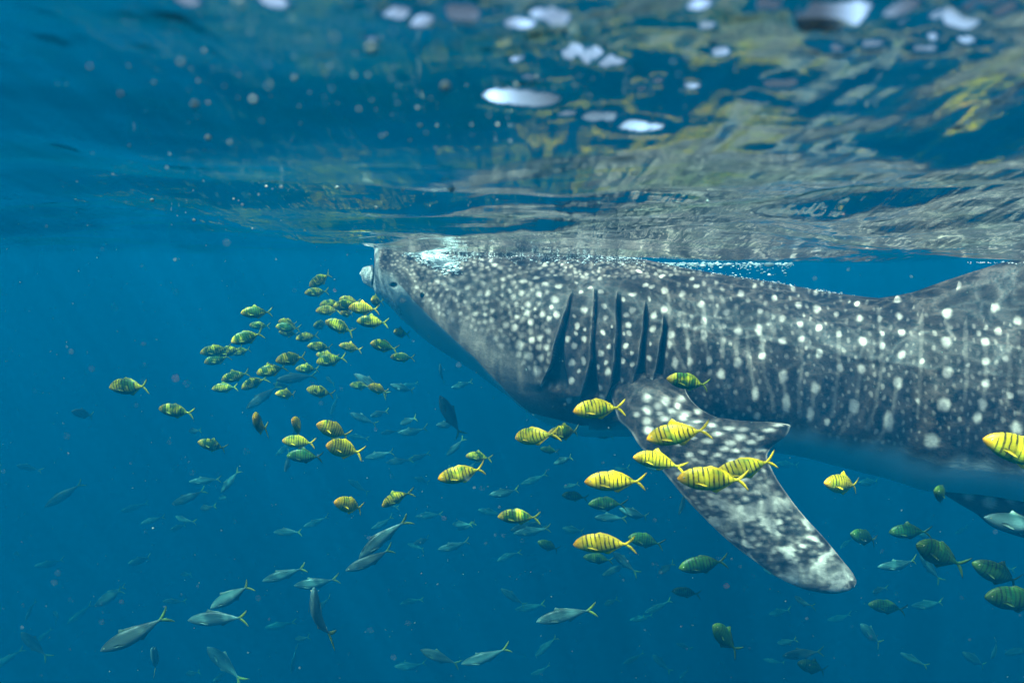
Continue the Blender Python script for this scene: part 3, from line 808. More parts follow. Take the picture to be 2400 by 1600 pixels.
# ------------------------------------------------------------------ fish
TONES = {  # back, back, belly and painted shade, head, fins
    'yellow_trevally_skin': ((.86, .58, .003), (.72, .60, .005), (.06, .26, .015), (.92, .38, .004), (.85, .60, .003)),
    'green_trevally_skin': ((.80, .62, .004), (.55, .56, .004), (.010, .115, .014), (.60, .34, .01), (.30, .34, .01)),  # yellow sun patches over shaded green, painted into the skin
    'olive_trevally_skin': ((.06, .14, .012), (.035, .11, .015), (.010, .075, .014), (.07, .13, .010), (.035, .08, .010))}  # darker copy: lack of sunlight painted into the body colour
SUN_PATCH = {'yellow_trevally_skin': (.50, .72), 'green_trevally_skin': (.40, .52), 'olive_trevally_skin': (.35, .6)}  # noise range where the painted sunlit tone gives way to shade green
def fish_material(name, kind):
    m = N(name)
    uv = m.n('Attribute', attribute_name='place')          # x along the body 0..1, y height -1..1, z 1 on fins
    q = m.n('SeparateXYZ', _0=uv.outputs['Vector'])
    oi = m.n('ObjectInfo'); rnd = oi.outputs['Random']
    tc = m.n('TexCoord')
    nz = m.n('TexNoise', _Vector=tc.outputs['Object'], _Scale=9.0, _Detail=2.0)
    nf = m.n('TexNoise', _Vector=tc.outputs['Object'], _Scale=60.0, _Detail=3.0)
    wx = m.math('ADD', q.outputs[0], m.math('MULTIPLY', m.math('SUBTRACT', nz.outputs[0], .5), 0.035))
    if kind == 'trevally':
        A_, B_, LO, HD, FN = TONES[name]
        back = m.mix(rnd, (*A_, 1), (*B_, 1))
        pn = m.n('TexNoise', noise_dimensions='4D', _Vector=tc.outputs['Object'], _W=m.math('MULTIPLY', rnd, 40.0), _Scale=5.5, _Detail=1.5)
        back = m.mix(m.math('MULTIPLY', m.maprange(pn.outputs[0], *SUN_PATCH[name], 0, 1), .95), back, (*LO, 1))
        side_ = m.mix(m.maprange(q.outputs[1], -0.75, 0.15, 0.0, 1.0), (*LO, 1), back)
        head = m.maprange(q.outputs[0], 0.03, 0.17, 1.0, 0.0)
        c = m.mix(m.math('MULTIPLY', head, .85), side_, (*HD, 1))
        # dark bars, every other one thinner
        ph = m.math('MULTIPLY', m.math('ADD', wx, m.math('MULTIPLY', q.outputs[1], 0.018)), 14.5)
        ph = m.math('ADD', ph, m.math('MULTIPLY', rnd, 0.6))
        fr_ = m.math('ABSOLUTE', m.math('SUBTRACT', m.math('FRACT', ph), 0.5))
        alt = m.math('MULTIPLY', m.math('GREATER_THAN', m.math('FRACT', m.math('MULTIPLY', ph, .5)), .5), 0.075)
        wdt = m.math('ADD', m.math('MULTIPLY_ADD', nf.outputs[0], 0.10, 0.035), alt)
        bar_ = m.math('SUBTRACT', 1.0, m.math('DIVIDE', m.math('SUBTRACT', fr_, wdt), 0.07), clamp=True)
        lim = m.math('MULTIPLY', m.maprange(q.outputs[0], 0.10, 0.14, 0, 1), m.maprange(q.outputs[0], 0.74, 0.80, 1, 0))
        lowf = m.maprange(q.outputs[1], -0.85, -0.35, 0.15, 1.0)
        bar_ = m.math('MULTIPLY', m.math('MULTIPLY', bar_, lim), m.math('MULTIPLY', lowf, m.maprange(q.outputs[2], .4, .6, .93, 0)))
        bar_ = m.math('MULTIPLY', bar_, m.maprange(nz.outputs[0], .32, .55, .35, 1.0))
        c = m.mix(bar_, c, (0.010, 0.014, 0.006, 1))
        # fins yellow, tips of the tail black
        fin_ = m.mix(m.maprange(q.outputs[0], .95, .985, 0, 1), (*FN, 1), (0.01, 0.012, 0.012, 1))
        c = m.mix(m.maprange(q.outputs[2], .4, .6, 0, 1), c, fin_)
        rough, spec = .38, .35
    elif kind == 'silver':
        c = m.mix(m.maprange(q.outputs[1], 0.05, 0.75, 0.0, 1.0), (0.13, 0.25, 0.23, 1), (0.025, 0.07, 0.065, 1))
        c = m.mix(m.math('MULTIPLY', m.maprange(nf.outputs[0], .45, .65, 0, 1), .35), c, (0.07, 0.16, 0.15, 1))
        fin_ = m.mix(m.maprange(q.outputs[0], .72, .85, 0, 1), (0.14, 0.22, 0.17, 1), (0.30, 0.34, 0.025, 1))
        c = m.mix(m.maprange(q.outputs[2], .4, .6, 0, 1), c, fin_)
        rough, spec = .34, .45
    else:
        c = m.mix(m.maprange(q.outputs[1], -0.3, 0.5, 0.0, 1.0), (0.10, 0.15, 0.13, 1), (0.03, 0.05, 0.045, 1))
        fin_ = m.mix(m.maprange(q.outputs[0], .72, .85, 0, 1), (0.05, 0.08, 0.05, 1), (0.12, 0.20, 0.03, 1))
        c = m.mix(m.maprange(q.outputs[2], .4, .6, 0, 1), c, fin_)
        rough, spec = .45, .3
    p = m.n('BsdfPrincipled', _Base_Color=c, _Roughness=rough)
    p.inputs['Specular IOR Level'].default_value = spec
    b = m.n('Bump', _Strength=.3, _Distance=.004, _Height=nf.outputs[0]); m.put(p.inputs['Normal'], b)
    m.put(m.out.inputs['Surface'], p)
    return m.m

FISH_SHAPE = {   # along the body: top, bottom (share of length), width
    'trevally': (np.array([0, .02, .06, .12, .20, .30, .42, .55, .66, .75, .80, .84]),
                 np.array([.005, .035, .078, .118, .150, .168, .168, .135, .085, .040, .022, .018]),
                 np.array([-.010, -.035, -.062, -.092, -.122, -.145, -.150, -.125, -.080, -.038, -.020, -.016]),
                 np.array([.006, .022, .040, .055, .066, .070, .066, .052, .034, .018, .011, .006])),
    'silver': (np.array([0, .02, .06, .12, .22, .34, .46, .58, .70, .78, .82, .86]),
               np.array([.003, .020, .046, .072, .096, .108, .100, .080, .050, .026, .015, .012]),
               np.array([-.004, -.020, -.044, -.072, -.102, -.118, -.112, -.088, -.052, -.026, -.015, -.012]),
               np.array([.004, .015, .028, .040, .052, .056, .050, .040, .026, .014, .009, .005]))}

def bend_fn(V, b):
    V = V.copy(); u = V[:, 0] + .5
    V[:, 1] += b * np.clip(u - .3, 0, 1) ** 2 + b * .25 * np.clip(.3 - u, 0, 1) ** 2
    return V

def flat_fin(name, outline, z_of, bnd, pz=1.0, thick=.004):
    """thin closed fin from an outline in the x-z plane; outline: list of (u, z)"""
    n = len(outline)
    o = np.array(outline); cx_, cz_ = o[:, 0].mean(), o[:, 1].mean()
    V = []
    for s_ in (1, -1):
        for (u, z) in outline: V.append((u - .5, s_ * thick * .25, z))
        V.append((cx_ - .5, s_ * thick, cz_))
    V = bend_fn(np.array(V), bnd)
    Fs = []
    for i in range(n):
        k = (i + 1) % n
        Fs.append((n, i, k)); Fs.append((n + 1 + n, n + 1 + k, n + 1 + i)); Fs.append((i, n + 1 + i, n + 1 + k, k))
    me = mesh_from(name, V, [tuple(f) for f in Fs])
    pl = np.array([(u, z / .15, 1.0) for (u, z) in outline] + [(cx_, cz_ / .15, 1.0)])
    set_attr(me, 'place', np.vstack([pl, pl]))
    return me

def tail_mesh(kind, bnd):
    """forked tail: two swept lobes"""
    r, tip, sp_ = (.80, .985, .16) if kind == 'trevally' else (.82, .99, .13)
    V = []; n = 9
    for lobe in (1, -1):
        for i in range(n):
            t = i / (n - 1)
            ul = r + (tip - r) * t ** .85; zl = lobe * (.012 + (sp_ - .012) * t ** 1.05)
            w = .085 * (1 - t) ** .75 + .004
            for s_ in (1, -1):
                V.append((ul - .5, s_ * .0035 * (1 - t) + s_ * .0012, zl))
                V.append((ul + w * (.75 if t > 0 else .6) - .5, s_ * .0015, zl - lobe * (.010 * (1 - t) + .5 * w * t * .3) if t > 0 else 0.0))
    V = np.array(V); ulist = V[:, 0] + .5
    Vb = bend_fn(V, bnd); Fs = []
    for L_ in range(2):
        o_ = L_ * n * 4
        for i in range(n - 1):
            a = o_ + i * 4; b = a + 4
            Fs += [(a, a + 1, b + 1, b), (a + 2, b + 2, b + 3, a + 3), (a, b, b + 2, a + 2), (a + 1, a + 3, b + 3, b + 1)]
        Fs.append((o_ + (n - 1) * 4, o_ + (n - 1) * 4 + 1, o_ + (n - 1) * 4 + 3, o_ + (n - 1) * 4 + 2))
    me = mesh_from('tail_fin', Vb, Fs)
    tt_ = np.tile(np.repeat(np.arange(n) / (n - 1), 4), 2)
    set_attr(me, 'place', np.stack([.82 + .17 * tt_, np.sign(V[:, 2]), np.ones(len(V))], 1))
    return me

def body_mesh(kind, bnd):
    u0, tp_, bt_, wd_ = FISH_SHAPE[kind]
    uu = np.concatenate([np.linspace(0, .08, 7)[:-1], np.linspace(.08, u0[-1], 26)])
    a, b, w_ = pch(uu, u0, tp_), pch(uu, u0, bt_), pch(uu, u0, wd_)
    nt = 18; t = np.linspace(0, 2 * math.pi, nt, endpoint=False)
    V = []
    for i in range(len(uu)):
        cz_, hz_ = (a[i] + b[i]) / 2, (a[i] - b[i]) / 2
        V.append(np.stack([np.full(nt, uu[i] - .5), w_[i] * np.sign(np.sin(t)) * np.abs(np.sin(t)) ** 1.25, cz_ + hz_ * np.cos(t)], 1))
    V = np.vstack(V)
    pl = np.stack([V[:, 0] + .5, V[:, 2] / (.16 if kind == 'trevally' else .11), np.zeros(len(V))], 1)
    Fs = [tuple(f) for f in grid_faces(len(uu), nt, True).tolist()]
    Fs.append(tuple(range(nt))); Fs.append(tuple(range(len(V) - 1, len(V) - nt - 1, -1)))
    me = mesh_from('body', bend_fn(V, bnd), Fs)
    set_attr(me, 'place', pl)
    return me

eye_ring = N('fish_eye_rim'); pr = eye_ring.n('BsdfPrincipled', _Base_Color=(.62, .60, .35, 1), _Roughness=.2); eye_ring.put(eye_ring.out.inputs['Surface'], pr)
MATS = {k: fish_material(k + '_skin', k) for k in ('silver', 'dark')}
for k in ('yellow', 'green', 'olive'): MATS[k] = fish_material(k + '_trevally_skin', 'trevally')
PROTO = {}
def proto(kind, colour, b, up_=False):
    key = (kind, colour, b, up_)
    if key in PROTO: return PROTO[key]
    m = MATS[colour]
    parts = [('body', body_mesh(kind, b), (0, 0, 0)), ('tail_fin', tail_mesh(kind, b), (0, 0, 0))]
    if kind == 'trevally':
        parts.append(('dorsal_fin', flat_fin('dorsal_fin', [(.34, .150), (.40, .178 + .04 * up_), (.445, .190 + .055 * up_), (.49, .176 + .015 * up_), (.58, .152), (.70, .088), (.77, .042), (.74, .02), (.5, .10)], None, b), 0))
        parts.append(('anal_fin', flat_fin('anal_fin', [(.44, -.13), (.50, -.165), (.545, -.178), (.58, -.150), (.68, -.088), (.76, -.042), (.74, -.02), (.55, -.09)], None, b), 0))
        ex, ez, er, px_, pz_ = .085, .022, .014, .235, -.028
    else:
        parts.append(('dorsal_fin', flat_fin('dorsal_fin', [(.30, .098), (.34, .150), (.40, .125), (.52, .100), (.72, .048), (.60, .05), (.42, .08)], None, b), 0))
        parts.append(('anal_fin', flat_fin('anal_fin', [(.50, -.10), (.55, -.132), (.62, -.088), (.74, -.044), (.66, -.04)], None, b), 0))
        ex, ez, er, px_, pz_ = .07, .012, .011, .20, -.02
    ew = float(np.interp(ex, FISH_SHAPE[kind][0], FISH_SHAPE[kind][3]))
    # pectoral fin: a small curved blade standing off the side
    for s_ in (1, -1):
        pw = float(np.interp(px_, FISH_SHAPE[kind][0], FISH_SHAPE[kind][3])) * .93
        o_ = [(0, .012), (.06, .016), (.125, -.012), (.16, -.040), (.11, -.034), (.05, -.020), (0, -.012)]
        Vp = [(px_ + x - .5, s_ * (pw + .22 * x * (1 - x * 1.6)), pz_ + z) for x, z in o_]
        Vp2 = [(x, y + s_ * .003, z) for x, y, z in Vp]; n = len(Vp)
        Fp = [tuple(range(n)), tuple(range(2 * n - 1, n - 1, -1))] + [(i, (i + 1) % n, n + (i + 1) % n, n + i) for i in range(n)]
        me = mesh_from('pectoral_fin', bend_fn(np.array(Vp + Vp2), b), Fp)
        set_attr(me, 'place', np.array([(.5, -.2, 1.0)] * (2 * n)))
        parts.append(('pectoral_fin', me, 0))
    for me in parts: 
        if not me[1].materials: me[1].materials.append(m)
    for s_ in (1, -1):
        e_ = sphere_mesh('eye', er, 14, 9, (1, .45, 1)); e_.materials.append(eye_ring.m)
        off = np.array([ex - .5, s_ * ew * .93, ez]); e_.transform(Matrix.Translation(off.tolist()))
        parts.append(('eye', e_, 'eye'))
        pu = sphere_mesh('pupil', er * .58, 12, 8, (1, .5, 1)); pu.materials.append(em.m)
        pu.transform(Matrix.Translation((off + np.array([0, s_ * er * .30, 0])).tolist()))
        parts.append(('pupil', pu, 'pupil'))
    PROTO[key] = parts
    return parts

def place_fish(kind, hx, hy, tx_, ty_, yaw, L, label, group, colour=None, bend=0, small=False, D=None):
    """head and tail in displayed photo pixels (2352 wide), yaw in degrees (positive: tail further away)"""
    k = 2400 / 2352.0
    hx, hy, tx_, ty_ = hx * k, hy * k, tx_ * k, ty_ * k
    pxl = math.hypot(tx_ - hx, ty_ - hy)
    yw = math.radians(yaw + (random.uniform(-14, 14) if abs(yaw) < 30 else 0))
    bend = round((bend + random.uniform(-.3, .3)) / .2) * .2
    if D is None: D = F * L * math.cos(yw) / pxl
    else: L = D * pxl / (F * math.cos(yw))
    dd_ = L / 2 * math.sin(yw)
    H, Tt = Vector(at(hx, hy, D - dd_)), Vector(at(tx_, ty_, D + dd_))
    X = (Tt - H).normalized(); up = Vector((0, 0, 1))
    if abs(X.dot(up)) > .93: up = Vector((0, -.6, .5)).normalized()
    Y = up.cross(X).normalized(); Z = X.cross(Y).normalized()
    roll = random.uniform(-.10, .10)
    Rm = Matrix((X, Y, Z)).transposed().to_4x4()
    Mx = Matrix.Translation((H + Tt) / 2) @ Rm @ Matrix.Rotation(roll, 4, 'X') @ Matrix.Diagonal((L, L * random.uniform(.95, 1.06), L * random.uniform(.98, 1.10) * (1.16 if kind == 'trevally' and tx_ < 990 and ty_ < 1100 else 1.0), 1))
    name = 'striped_trevally' if kind == 'trevally' else {'silver': 'silver_fish', 'dark': 'dark_fish'}[colour]
    root = obj(name, None, None, label=label, category='fish', group=group)
    root.matrix_world = Mx
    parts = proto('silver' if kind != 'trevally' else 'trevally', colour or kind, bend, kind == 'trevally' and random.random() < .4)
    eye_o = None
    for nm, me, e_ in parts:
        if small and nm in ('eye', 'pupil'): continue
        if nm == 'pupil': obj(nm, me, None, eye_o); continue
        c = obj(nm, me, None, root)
        if nm == 'eye': eye_o = c
    return root

TREV = [
 (1313,945,1437,933,5,.15,0,"bright yellow barred fish swimming just in front of the shark's lower gill slits"),
 (1182,1006,1278,998,-28,.14,.35,"plump bright yellow fish with rounded head, left of an overlapping pair below the gills"),
 (1256,996,1341,992,20,.14,.35,"bright yellow-green fish partly behind another, right one of an overlapping pair below the gills"),
 (1364,997,1412,1003,10,.145,0,"small dark green striped fish just left of where the fin joins the body"),
 (1240,1030,1286,1038,10,.14,0,"small dark green striped fish right under the overlapping bright yellow pair"),
 (1069,1046,1131,1052,10,.14,0,"small pale green striped fish just above an orange-nosed yellow fish"),
 (1005,1100,1120,1078,15,.15,.35,"orange-nosed yellow fish heading slightly down, with a small green fish just above it"),
 (1339,1106,1490,1106,-5,.155,0,"large yellow fish with fading bars left of the middle of the fin"),
 (1288,1136,1352,1143,10,.15,0,"dark green striped fish, left one of two below the large fading-barred fish"),
 (1348,1157,1442,1156,5,.17,0,"dark green striped fish with raised tail, right one of two below the large fading-barred fish"),
 (1141,1186,1245,1186,8,.145,0,"yellow-green striped fish with black tail tips swimming alone left of the dark striped pair"),
 (1232,1242,1290,1266,25,.15,0,"small dark green striped fish left of the golden white-lipped fish, its tail hanging lower"),
 (1315,1250,1465,1245,0,.15,0,"golden fish with white lips and clear eye, the lowest of the bright yellow ones"),
 (1438,1232,1528,1250,10,.175,0,"dark green striped fish half behind the tail of the golden white-lipped fish"),
 (1337,1278,1414,1288,5,.165,0,"dark green striped fish directly under the golden white-lipped fish"),
 (1487,1008,1634,985,0,.15,0,"yellow fish with pale green belly crossing the top of the spotted fin"),
 (1450,1048,1572,1068,20,.145,-.35,"yellow fish with strong black bars and orange face at the front edge of the fin"),
 (1555,1098,1728,1106,-5,.155,0,"largest yellow fish, its orange face over the front edge of the fin's middle"),
 (1640,1092,1790,1058,5,.15,0,"yellow fish with tail turned up, overlapped by the largest yellow fish on the fin"),
 (1528,868,1638,888,15,.14,.35,"green and yellow striped fish over the shark's flank just above the fin"),
 (1881,1106,1993,1120,20,.15,0,"bright yellow fish swimming alone right of the fin, below the belly"),
 (2268,1010,2445,1072,0,.165,0,"blurred yellow fish cut by the right edge, in front of the shark's flank"),
 (1555,1305,1678,1286,0,.19,0,"dark green striped fish with raised dorsal fin left of the fin's pale tip"),
 (1540,1356,1614,1365,5,.165,0,"small dark striped fish below the dark one that has a raised dorsal fin"),
 (1627,1422,1700,1506,30,.175,0,"dark striped fish diving tail-down steeply below the fin tip"),
 (1823,1518,1912,1548,10,.17,0,"dark green striped fish at the bottom edge, low right of the steep one"),
 (1990,1386,2088,1402,5,.175,0,"dark striped fish right of the fin tip, swimming level on its own"),
 (1943,1222,2030,1248,10,.17,0,"dark green striped fish, leftmost of the row right of the fin"),
 (2037,1222,2140,1218,5,.17,0,"dark green striped fish above and left of the long slanting one right of the fin"),
 (2085,1240,2228,1306,10,.19,0,"long olive green striped fish slanting down, nearly touching the tail of another"),
 (2230,1290,2362,1352,5,.18,.35,"olive green striped fish near the right edge following the long slanting one"),
 (2252,1368,2420,1384,0,.19,0,"large blurred dark green striped fish cut by the right edge, lowest there"),
 (2140,1124,2186,1146,65,.15,0,"small dark green fish right under the edge of the shark's belly"),
 (768,1152,840,1170,45,.14,.35,"orange-brown and black striped fish turning away, above the silver fish"),
 (880,1160,936,1126,40,.13,-.35,"pale green striped fish nosing downwards right of the orange-brown striped one"),
 (729,974,806,1004,25,.14,0,"bright yellow striped fish slanting down, upper of a tight pair in the left school"),
 (751,1022,830,1040,25,.14,0,"bright yellow striped fish with bent tail, lower of a tight pair in the left school"),
 (650,1012,724,1018,15,.14,.35,"yellow striped fish with curved back, left of the bright tight pair"),
 (660,1046,742,1050,5,.15,0,"dark green fish with two yellow bars near the tail, lowest of the left cluster"),
 (670,962,703,1000,55,.14,.35,"narrow yellow striped fish seen obliquely, above the curved-back one"),
 (365,938,447,950,5,.155,0,"green fish with yellow forehead swimming alone far left of the school"),
 (247,890,352,885,5,.19,0,"blurred green fish with yellow mark on its face, leftmost of all striped fish"),
 (458,1015,520,1032,20,.15,.35,"pale green unstriped-looking fish with hunched back, far left below the school"),
 (582,958,607,990,70,.14,0,"small dark green fish seen nearly head-on between the lone left fish and the tight pair"),
 (636,904,682,908,35,.14,.35,"short yellow and black striped fish in the lower row of the school"),
 (705,893,768,908,15,.14,.35,"yellow-green striped fish with arched back, right of the short black and yellow one"),
 (804,884,852,888,10,.14,0,"small green striped fish left of the yellow-tailed silver fish"),
 (847,886,893,902,35,.13,0,"tiny orange-faced fish crossing the dark yellow-tailed silver fish"),
 (488,893,548,888,15,.145,0,"green and yellow striped fish, lowest left of the school"),
 (559,890,604,868,40,.145,-.35,"green and yellow striped fish tilted nose-down beside the lowest left one"),
 (513,872,570,856,15,.145,0,"dark green striped fish just above the lowest left one of the school"),
 (591,858,657,843,15,.15,.35,"long green fish with orange nose tip slanting down to the left"),
 (681,847,733,848,20,.14,.35,"arched yellow-green fish under the overlapping trio in the middle of the school"),
 (638,828,702,820,20,.145,0,"green striped fish with yellow cheek left of the overlapping trio"),
 (727,832,796,822,5,.15,0,"dark green fish, lowest of the overlapping trio in the school's middle"),
 (727,814,778,822,20,.135,.35,"yellow humped fish, uppermost of the overlapping trio in the school's middle"),
 (780,793,832,804,25,.135,.35,"yellow and black striped fish with bent yellow tail in the middle of the school"),
 (709,795,762,800,20,.14,0,"small green striped fish with yellow nose above the overlapping trio"),
 (683,778,728,770,35,.15,0,"round dark green striped fish between the yellow pair and the middle trio"),
 (643,762,684,768,25,.13,0,"small orange and green striped fish directly under the bright-topped pair"),
 (642,738,682,746,25,.13,.35,"bright yellow humped fish at the left side of the upper school"),
 (634,750,690,755,15,.15,0,"dark green fish directly beneath the bright yellow humped one"),
 (573,747,620,749,15,.14,0,"small green striped fish under the yellow-flecked one at the upper left"),
 (556,719,624,717,5,.15,0,"yellow-flecked green striped fish at the upper left end of the school"),
 (534,785,604,764,15,.15,0,"green striped fish with pale back slanting down, above the left cluster"),
 (464,810,530,800,15,.15,0,"dark green striped fish, upper left of the left cluster of four"),
 (498,812,556,800,20,.15,0,"dark green striped fish behind the upper left one of the left cluster"),
 (474,832,527,818,20,.15,0,"dark green striped fish, lowest of the left cluster of four"),
 (535,812,574,802,30,.14,0,"small green fish at the right end of the left cluster of four"),
 (713,656,760,629,30,.15,0,"dark striped fish with yellow forked tail raised, topmost of the school"),
 (702,673,754,669,15,.14,0,"small dark green striped fish right below the topmost one"),
 (780,686,827,694,25,.145,0,"yellow-headed striped fish at the top of the crowded knot near the mouth"),
 (727,714,782,712,15,.145,0,"yellow striped fish at the lower left of the crowded knot near the mouth"),
 (736,700,788,698,20,.145,0,"dark green striped fish at the upper left of the crowded knot near the mouth"),
 (768,703,822,700,20,.15,0,"dark green striped fish in the centre of the crowded knot near the mouth"),
 (800,706,872,712,10,.15,0,"long yellow-backed striped fish at the right of the crowded knot near the mouth"),
 (783,718,813,720,55,.14,.35,"small round yellow fish under the crowded knot near the mouth"),
 (853,690,876,694,68,.14,0,"tiny green fish closest to the shark's jaw"),
 (748,738,815,764,20,.15,0,"bright yellow-green striped fish with forked yellow tail below the knot"),
 (774,752,808,758,55,.15,.35,"small yellow fish overlapping the fork-tailed yellow-green one"),
 (820,737,893,742,10,.15,0,"green striped fish with yellow snout right of the fork-tailed yellow-green one"),
 (905,762,937,768,55,.14,0,"tiny dark green fish with yellow nose below the shark's jaw"),
 (852,788,912,802,15,.14,0,"green striped fish with orange nose below the shark's jaw"),
 (896,820,955,822,10,.14,0,"green striped fish, rightmost of the left school, under the throat"),
 (722,748,754,745,55,.19,0,"faint hazy green striped fish left of the fork-tailed yellow-green one"),
]
for (a, b, c, d, yw, L, bn, lab) in TREV:
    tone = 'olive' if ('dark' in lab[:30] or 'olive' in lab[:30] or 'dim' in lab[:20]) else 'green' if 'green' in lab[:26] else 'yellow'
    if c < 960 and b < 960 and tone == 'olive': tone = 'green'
    place_fish('trevally', a, b, c, d, yw, L, lab, 'striped yellow fish schooling around the shark', tone, bn, small=math.hypot(c - a, d - b) < 38)

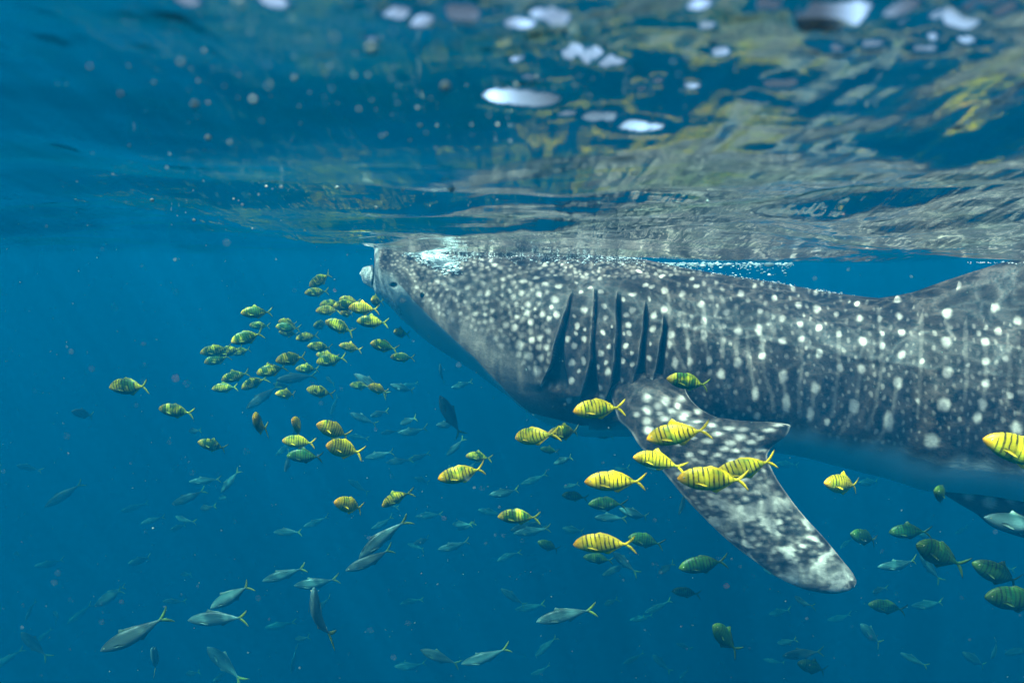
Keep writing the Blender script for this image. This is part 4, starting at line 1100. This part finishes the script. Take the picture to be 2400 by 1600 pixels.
SILV = [  # hx,hy,tx,ty,yaw,L,bend,colour,label
 (812,858,895,908,10,.26,0,'silver',"silver fish with yellow forked tail behind two small striped fish"),
 (915,888,962,880,20,.26,0,'silver',"faint small silver fish under the shark's throat"),
 (1010,832,1016,884,30,.22,0,'dark',"dark slender fish hanging nose-up below the shark's throat"),
 (1038,890,1086,876,25,.26,0,'silver',"pale slender fish right of the dark nose-up one"),
 (803,948,868,976,10,.24,.35,'silver',"silver-green fish with curved back right of the bright yellow pair's top"),
 (914,994,985,988,10,.25,.35,'silver',"thin pale fish between the left school and the bright overlapping pair"),
 (838,1052,906,1036,20,.25,0,'silver',"pale slender fish just right of the lower bright striped pair"),
 (886,1062,948,1054,15,.26,0,'dark',"dark fish with a pale back line, left one of two small fish"),
 (934,1058,988,1040,15,.26,0,'dark',"dark fish with a pale tail stalk, right one of two small fish"),
 (438,1106,505,1100,10,.24,.35,'silver',"pale blue fish with a green tail far left below the hunched one"),
 (505,1134,550,1076,10,.24,0,'silver',"pale blue fish heading steeply down beside a level one"),
 (625,1222,700,1220,5,.24,0,'silver',"brightest silvery-blue fish, low on the left side"),
 (700,1208,754,1188,20,.24,.35,'silver',"silver fish with curled tail just right of the brightest silvery-blue one"),
 (854,1214,905,1190,25,.22,.35,'silver',"pale green plump fish above the big curved yellow-tailed one"),
 (828,1278,930,1184,25,.25,-.35,'silver',"large curved grey fish with bright yellow forked tail"),
 (795,1310,905,1262,5,.24,0,'dark',"large dark grey fish crossing below the curved yellow-tailed one"),
 (1004,1262,1082,1246,10,.24,.35,'silver',"pale green fish with arched back left of the small dark tilted one"),
 (1123,1136,1198,1126,10,.24,.35,'silver',"pale green fish with dark tail above the lone yellow-green striped one"),
 (1142,1288,1190,1262,30,.24,-.35,'silver',"small pale fish with up-curled tail under the lone yellow-green striped one"),
 (1178,1225,1268,1212,10,.27,0,'silver',"faint silver fish just under the lone yellow-green striped one"),
 (1362,1188,1442,1188,5,.24,0,'silver',"slender silver fish with yellowish tail under the dark striped pair"),
 (1417,1166,1505,1196,10,.26,.35,'silver',"pale slender fish trailing from the raised tail of the dark striped one"),
 (1402,1262,1465,1318,20,.26,-.35,'dark',"dark curved fish diving tail-down right of the golden white-lipped one"),
 (1382,1322,1446,1290,15,.25,0,'dark',"dark slender fish under the golden white-lipped one"),
 (475,1402,592,1330,5,.24,0,'silver',"big pale blue fish with yellow-orange tail root at the lower left"),
 (428,1424,578,1412,0,.25,0,'silver',"big pale turquoise fish with green forked tail at the lower left"),
 (236,1492,384,1418,5,.26,0,'dark',"big dark fish with green forked tail in the lower left corner area"),
 (716,1325,736,1494,35,.26,-.35,'silver',"long fish hanging tail-down with a white snout, seen from above"),
 (603,1334,704,1302,10,.27,0,'silver',"slim greenish fish with yellow tail, above the white-snouted one's left"),
 (672,1345,782,1332,5,.27,.35,'silver',"pale green fish passing behind the white-snouted hanging one"),
 (668,1548,682,1478,20,.27,0,'silver',"pale blue fish heading straight down at the bottom left"),
 (920,1386,968,1372,25,.25,-.35,'silver',"small pale fish with raised tail alone at the bottom middle"),
 (1148,1350,1210,1392,10,.26,0,'dark',"dark slender fish slanting above the big silver-headed one"),
 (1228,1428,1372,1392,5,.25,0,'silver',"big fish with bright silver cheek and green forked tail at bottom middle"),
 (1055,1526,1178,1490,10,.26,.35,'silver',"big pale green fish with arched back on the bottom edge"),
 (1228,1508,1282,1456,15,.26,0,'silver',"slender faint fish rising to the right near the bottom middle"),
 (962,1490,1062,1528,5,.28,0,'dark',"dark fish with pale nose touching the big arched green one"),
 (903,1530,985,1532,5,.28,.35,'silver',"pale-headed fish on the bottom edge left of the arched green one"),
 (345,1478,372,1545,60,.26,.35,'silver',"blurred pale fish with an orange spot at its tail root, lower left"),
 (-10,1530,46,1494,30,.26,0,'silver',"green streak of a fish cut by the left edge near the bottom"),
 (45,1448,112,1510,20,.26,-.35,'dark',"blurred dark blue fish curving down in the lower left corner"),
 (163,1425,207,1392,35,.26,0,'silver',"small blurred pale blue fish slanting down at the far left"),
 (213,1394,292,1346,10,.28,0,'dark',"blurred dark slender fish right above the small pale blue one"),
 (88,1298,145,1290,35,.26,.35,'silver',"blurred pale turquoise fish near the left edge"),
 (300,1292,346,1280,50,.24,0,'silver',"small fish facing away showing a yellow forked tail, far left"),
 (112,1158,184,1112,25,.30,0,'dark',"large faint dark fish near the left edge"),
 (168,945,218,955,55,.24,.35,'dark',"blurred dark fish with a pale crescent, nearest the left edge"),
 (284,1172,336,1156,30,.30,0,'dark',"faint dark fish far left below the lone striped ones"),
 (395,1158,472,1126,15,.28,0,'dark',"faint dark fish with a greenish tail left of the pale blue steep one"),
 (2250,1186,2440,1222,-5,.22,0,'silver',"big pale blurred fish cut by the right edge below the shark's rear fin"),
 (2012,1302,2122,1292,5,.28,.35,'silver',"pale green fish under the long slanting striped one"),
 (2108,1262,2162,1340,20,.28,0,'dark',"thin dark fish slanting down right of the pale green one"),
 (2088,1392,2178,1384,5,.30,0,'silver',"faint green fish with a bright tail right of the level dark striped one"),
 (1898,1424,1965,1414,10,.28,.35,'silver',"small faint green fish left of the steep curved one, below the fin tip"),
 (1966,1422,2034,1490,15,.28,-.35,'silver',"green curved fish sinking tail-down below the level dark striped one"),
 (1760,1412,1822,1398,20,.30,0,'silver',"very faint fish left of the small green one, below the fin tip"),
 (1430,1524,1484,1498,20,.27,0,'dark',"dark fish slanting up at the bottom edge, middle right"),
 (1494,1498,1545,1545,20,.28,0,'dark',"faint dark fish slanting down beside the bottom-edge slanting one"),
 (1444,1424,1506,1414,15,.30,.35,'silver',"faint green fish right of the big silver-cheeked one"),
 (1478,1408,1548,1378,15,.30,0,'silver',"very faint fish between the small dark striped one and the faint green one"),
 (954,1186,1018,1180,20,.28,0,'silver',"faint fish with dark tail right of the bright yellow forked tail"),
 (798,1100,848,1132,20,.28,0,'dark',"faint dark fish above the orange-brown striped one"),
 (636,1044,680,1010,30,.28,0,'silver',"pale fish half hidden behind the curved-back striped one"),
 (1195,1112,1262,1090,20,.30,.35,'silver',"faint pale fish above the lone yellow-green striped one's tail"),
 (1392,1084,1452,1074,15,.28,0,'silver',"pale fish right above the large fading-barred yellow one"),
 (2300,1502,2376,1486,10,.28,0,'dark',"faint dark fish cut by the right edge near the bottom corner"),
 (1792,1506,1898,1494,5,.30,0,'dark',"faint long dark fish just above the bottom-edge striped one"),
 (1288,1212,1348,1222,20,.28,.35,'silver',"faint pale fish above the golden white-lipped one"),
 (1008,905,1062,1006,20,.30,0,'dark',"thin dark fish slanting steeply under the throat's right side"),
 (1172,1218,1240,1196,40,.30,0,'dark',"dim fish shadowing the lone yellow-green striped one"),
 (1180,1400,1256,1388,10,.30,0,'silver',"faint pale fish touching the back of the big silver-cheeked one"),
 (1095,1170,1160,1182,15,.30,0,'silver',"very faint fish left of the lone yellow-green striped one"),
 (640,872,724,862,30,.30,0,'dark',"faint blue-grey fish behind the lower middle of the school"),
 (570,935,640,885,20,.30,0,'dark',"faint blue-grey fish slanting behind the lower left of the school"),
 (1780,1062,1840,1070,15,.30,0,'silver',"faint pale fish against the dark belly right of the fin"),
 (1965,1108,2030,1106,15,.30,0,'silver',"faint silver fish behind the tail of the lone yellow one right of the fin"),
 (2265,1296,2340,1310,10,.28,0,'silver',"faint greenish fish behind the one following the long slanting one"),
 (2190,1228,2226,1206,40,.28,0,'dark',"dim small fish above the long slanting striped one"),
 (1560,1180,1584,1106,30,.28,0,'dark',"faint fish rising steeply at the front edge of the fin's lower half"),
 (760,950,775,910,40,.24,0,'silver',"tiny pale fish rising tail-up above the bright yellow pair"),
 (655,1080,670,1035,60,.26,0,'dark',"faint dark fish behind the lowest of the left cluster"),
 (2200,1490,2280,1540,10,.30,0,'dark',"very faint dark fish sinking near the bottom right corner"),
 (470,1480,560,1560,10,.32,-.35,'silver',"faint green fish curving down at the bottom left"),
 (610,1440,680,1430,10,.32,0,'silver',"very faint fish behind and left of the white-snouted hanging one"),
]
for (a, b, c, d, yw, L, bn, kd, lab) in SILV:
    place_fish('silver', a, b, c, d, yw, L * (1.22 if math.hypot(c - a, d - b) < 105 else 1.05), lab, 'silvery and dark fish deeper in the water', kd, bn, small=math.hypot(c - a, d - b) < 55)


# ever fainter fish deeper in the blue
random.seed(21)
n_ = 0
while n_ < 64:
    x, y = random.uniform(20, 2330), random.uniform(980, 1560)
    if random.random() < .45: x, y = random.gauss(1050, 420), random.gauss(1050, 140)
    if not (20 < x < 2330 and 820 < y < 1560) or (x > 1180 and y < 1010) or (x > 1700 and y < 1150): continue
    D = random.uniform(5.6, 8.2); l_ = F * .25 / D / 1.02; a_ = random.gauss(-.15, .4); c_ = random.uniform(.55, 1)
    place_fish('silver', x - l_ * c_ * math.cos(a_) / 2, y - l_ * c_ * math.sin(a_) / 2, x + l_ * c_ * math.cos(a_) / 2, y + l_ * c_ * math.sin(a_) / 2,
               math.degrees(math.acos(c_)) * random.choice((1, -1)), .25, 'very faint small fish, one of many fading into the deep blue water',
               'very faint fish fading into the deep blue', random.choice(('silver', 'silver', 'dark')), random.choice((-.3, 0, .3)), small=True, D=D)
    n_ += 1
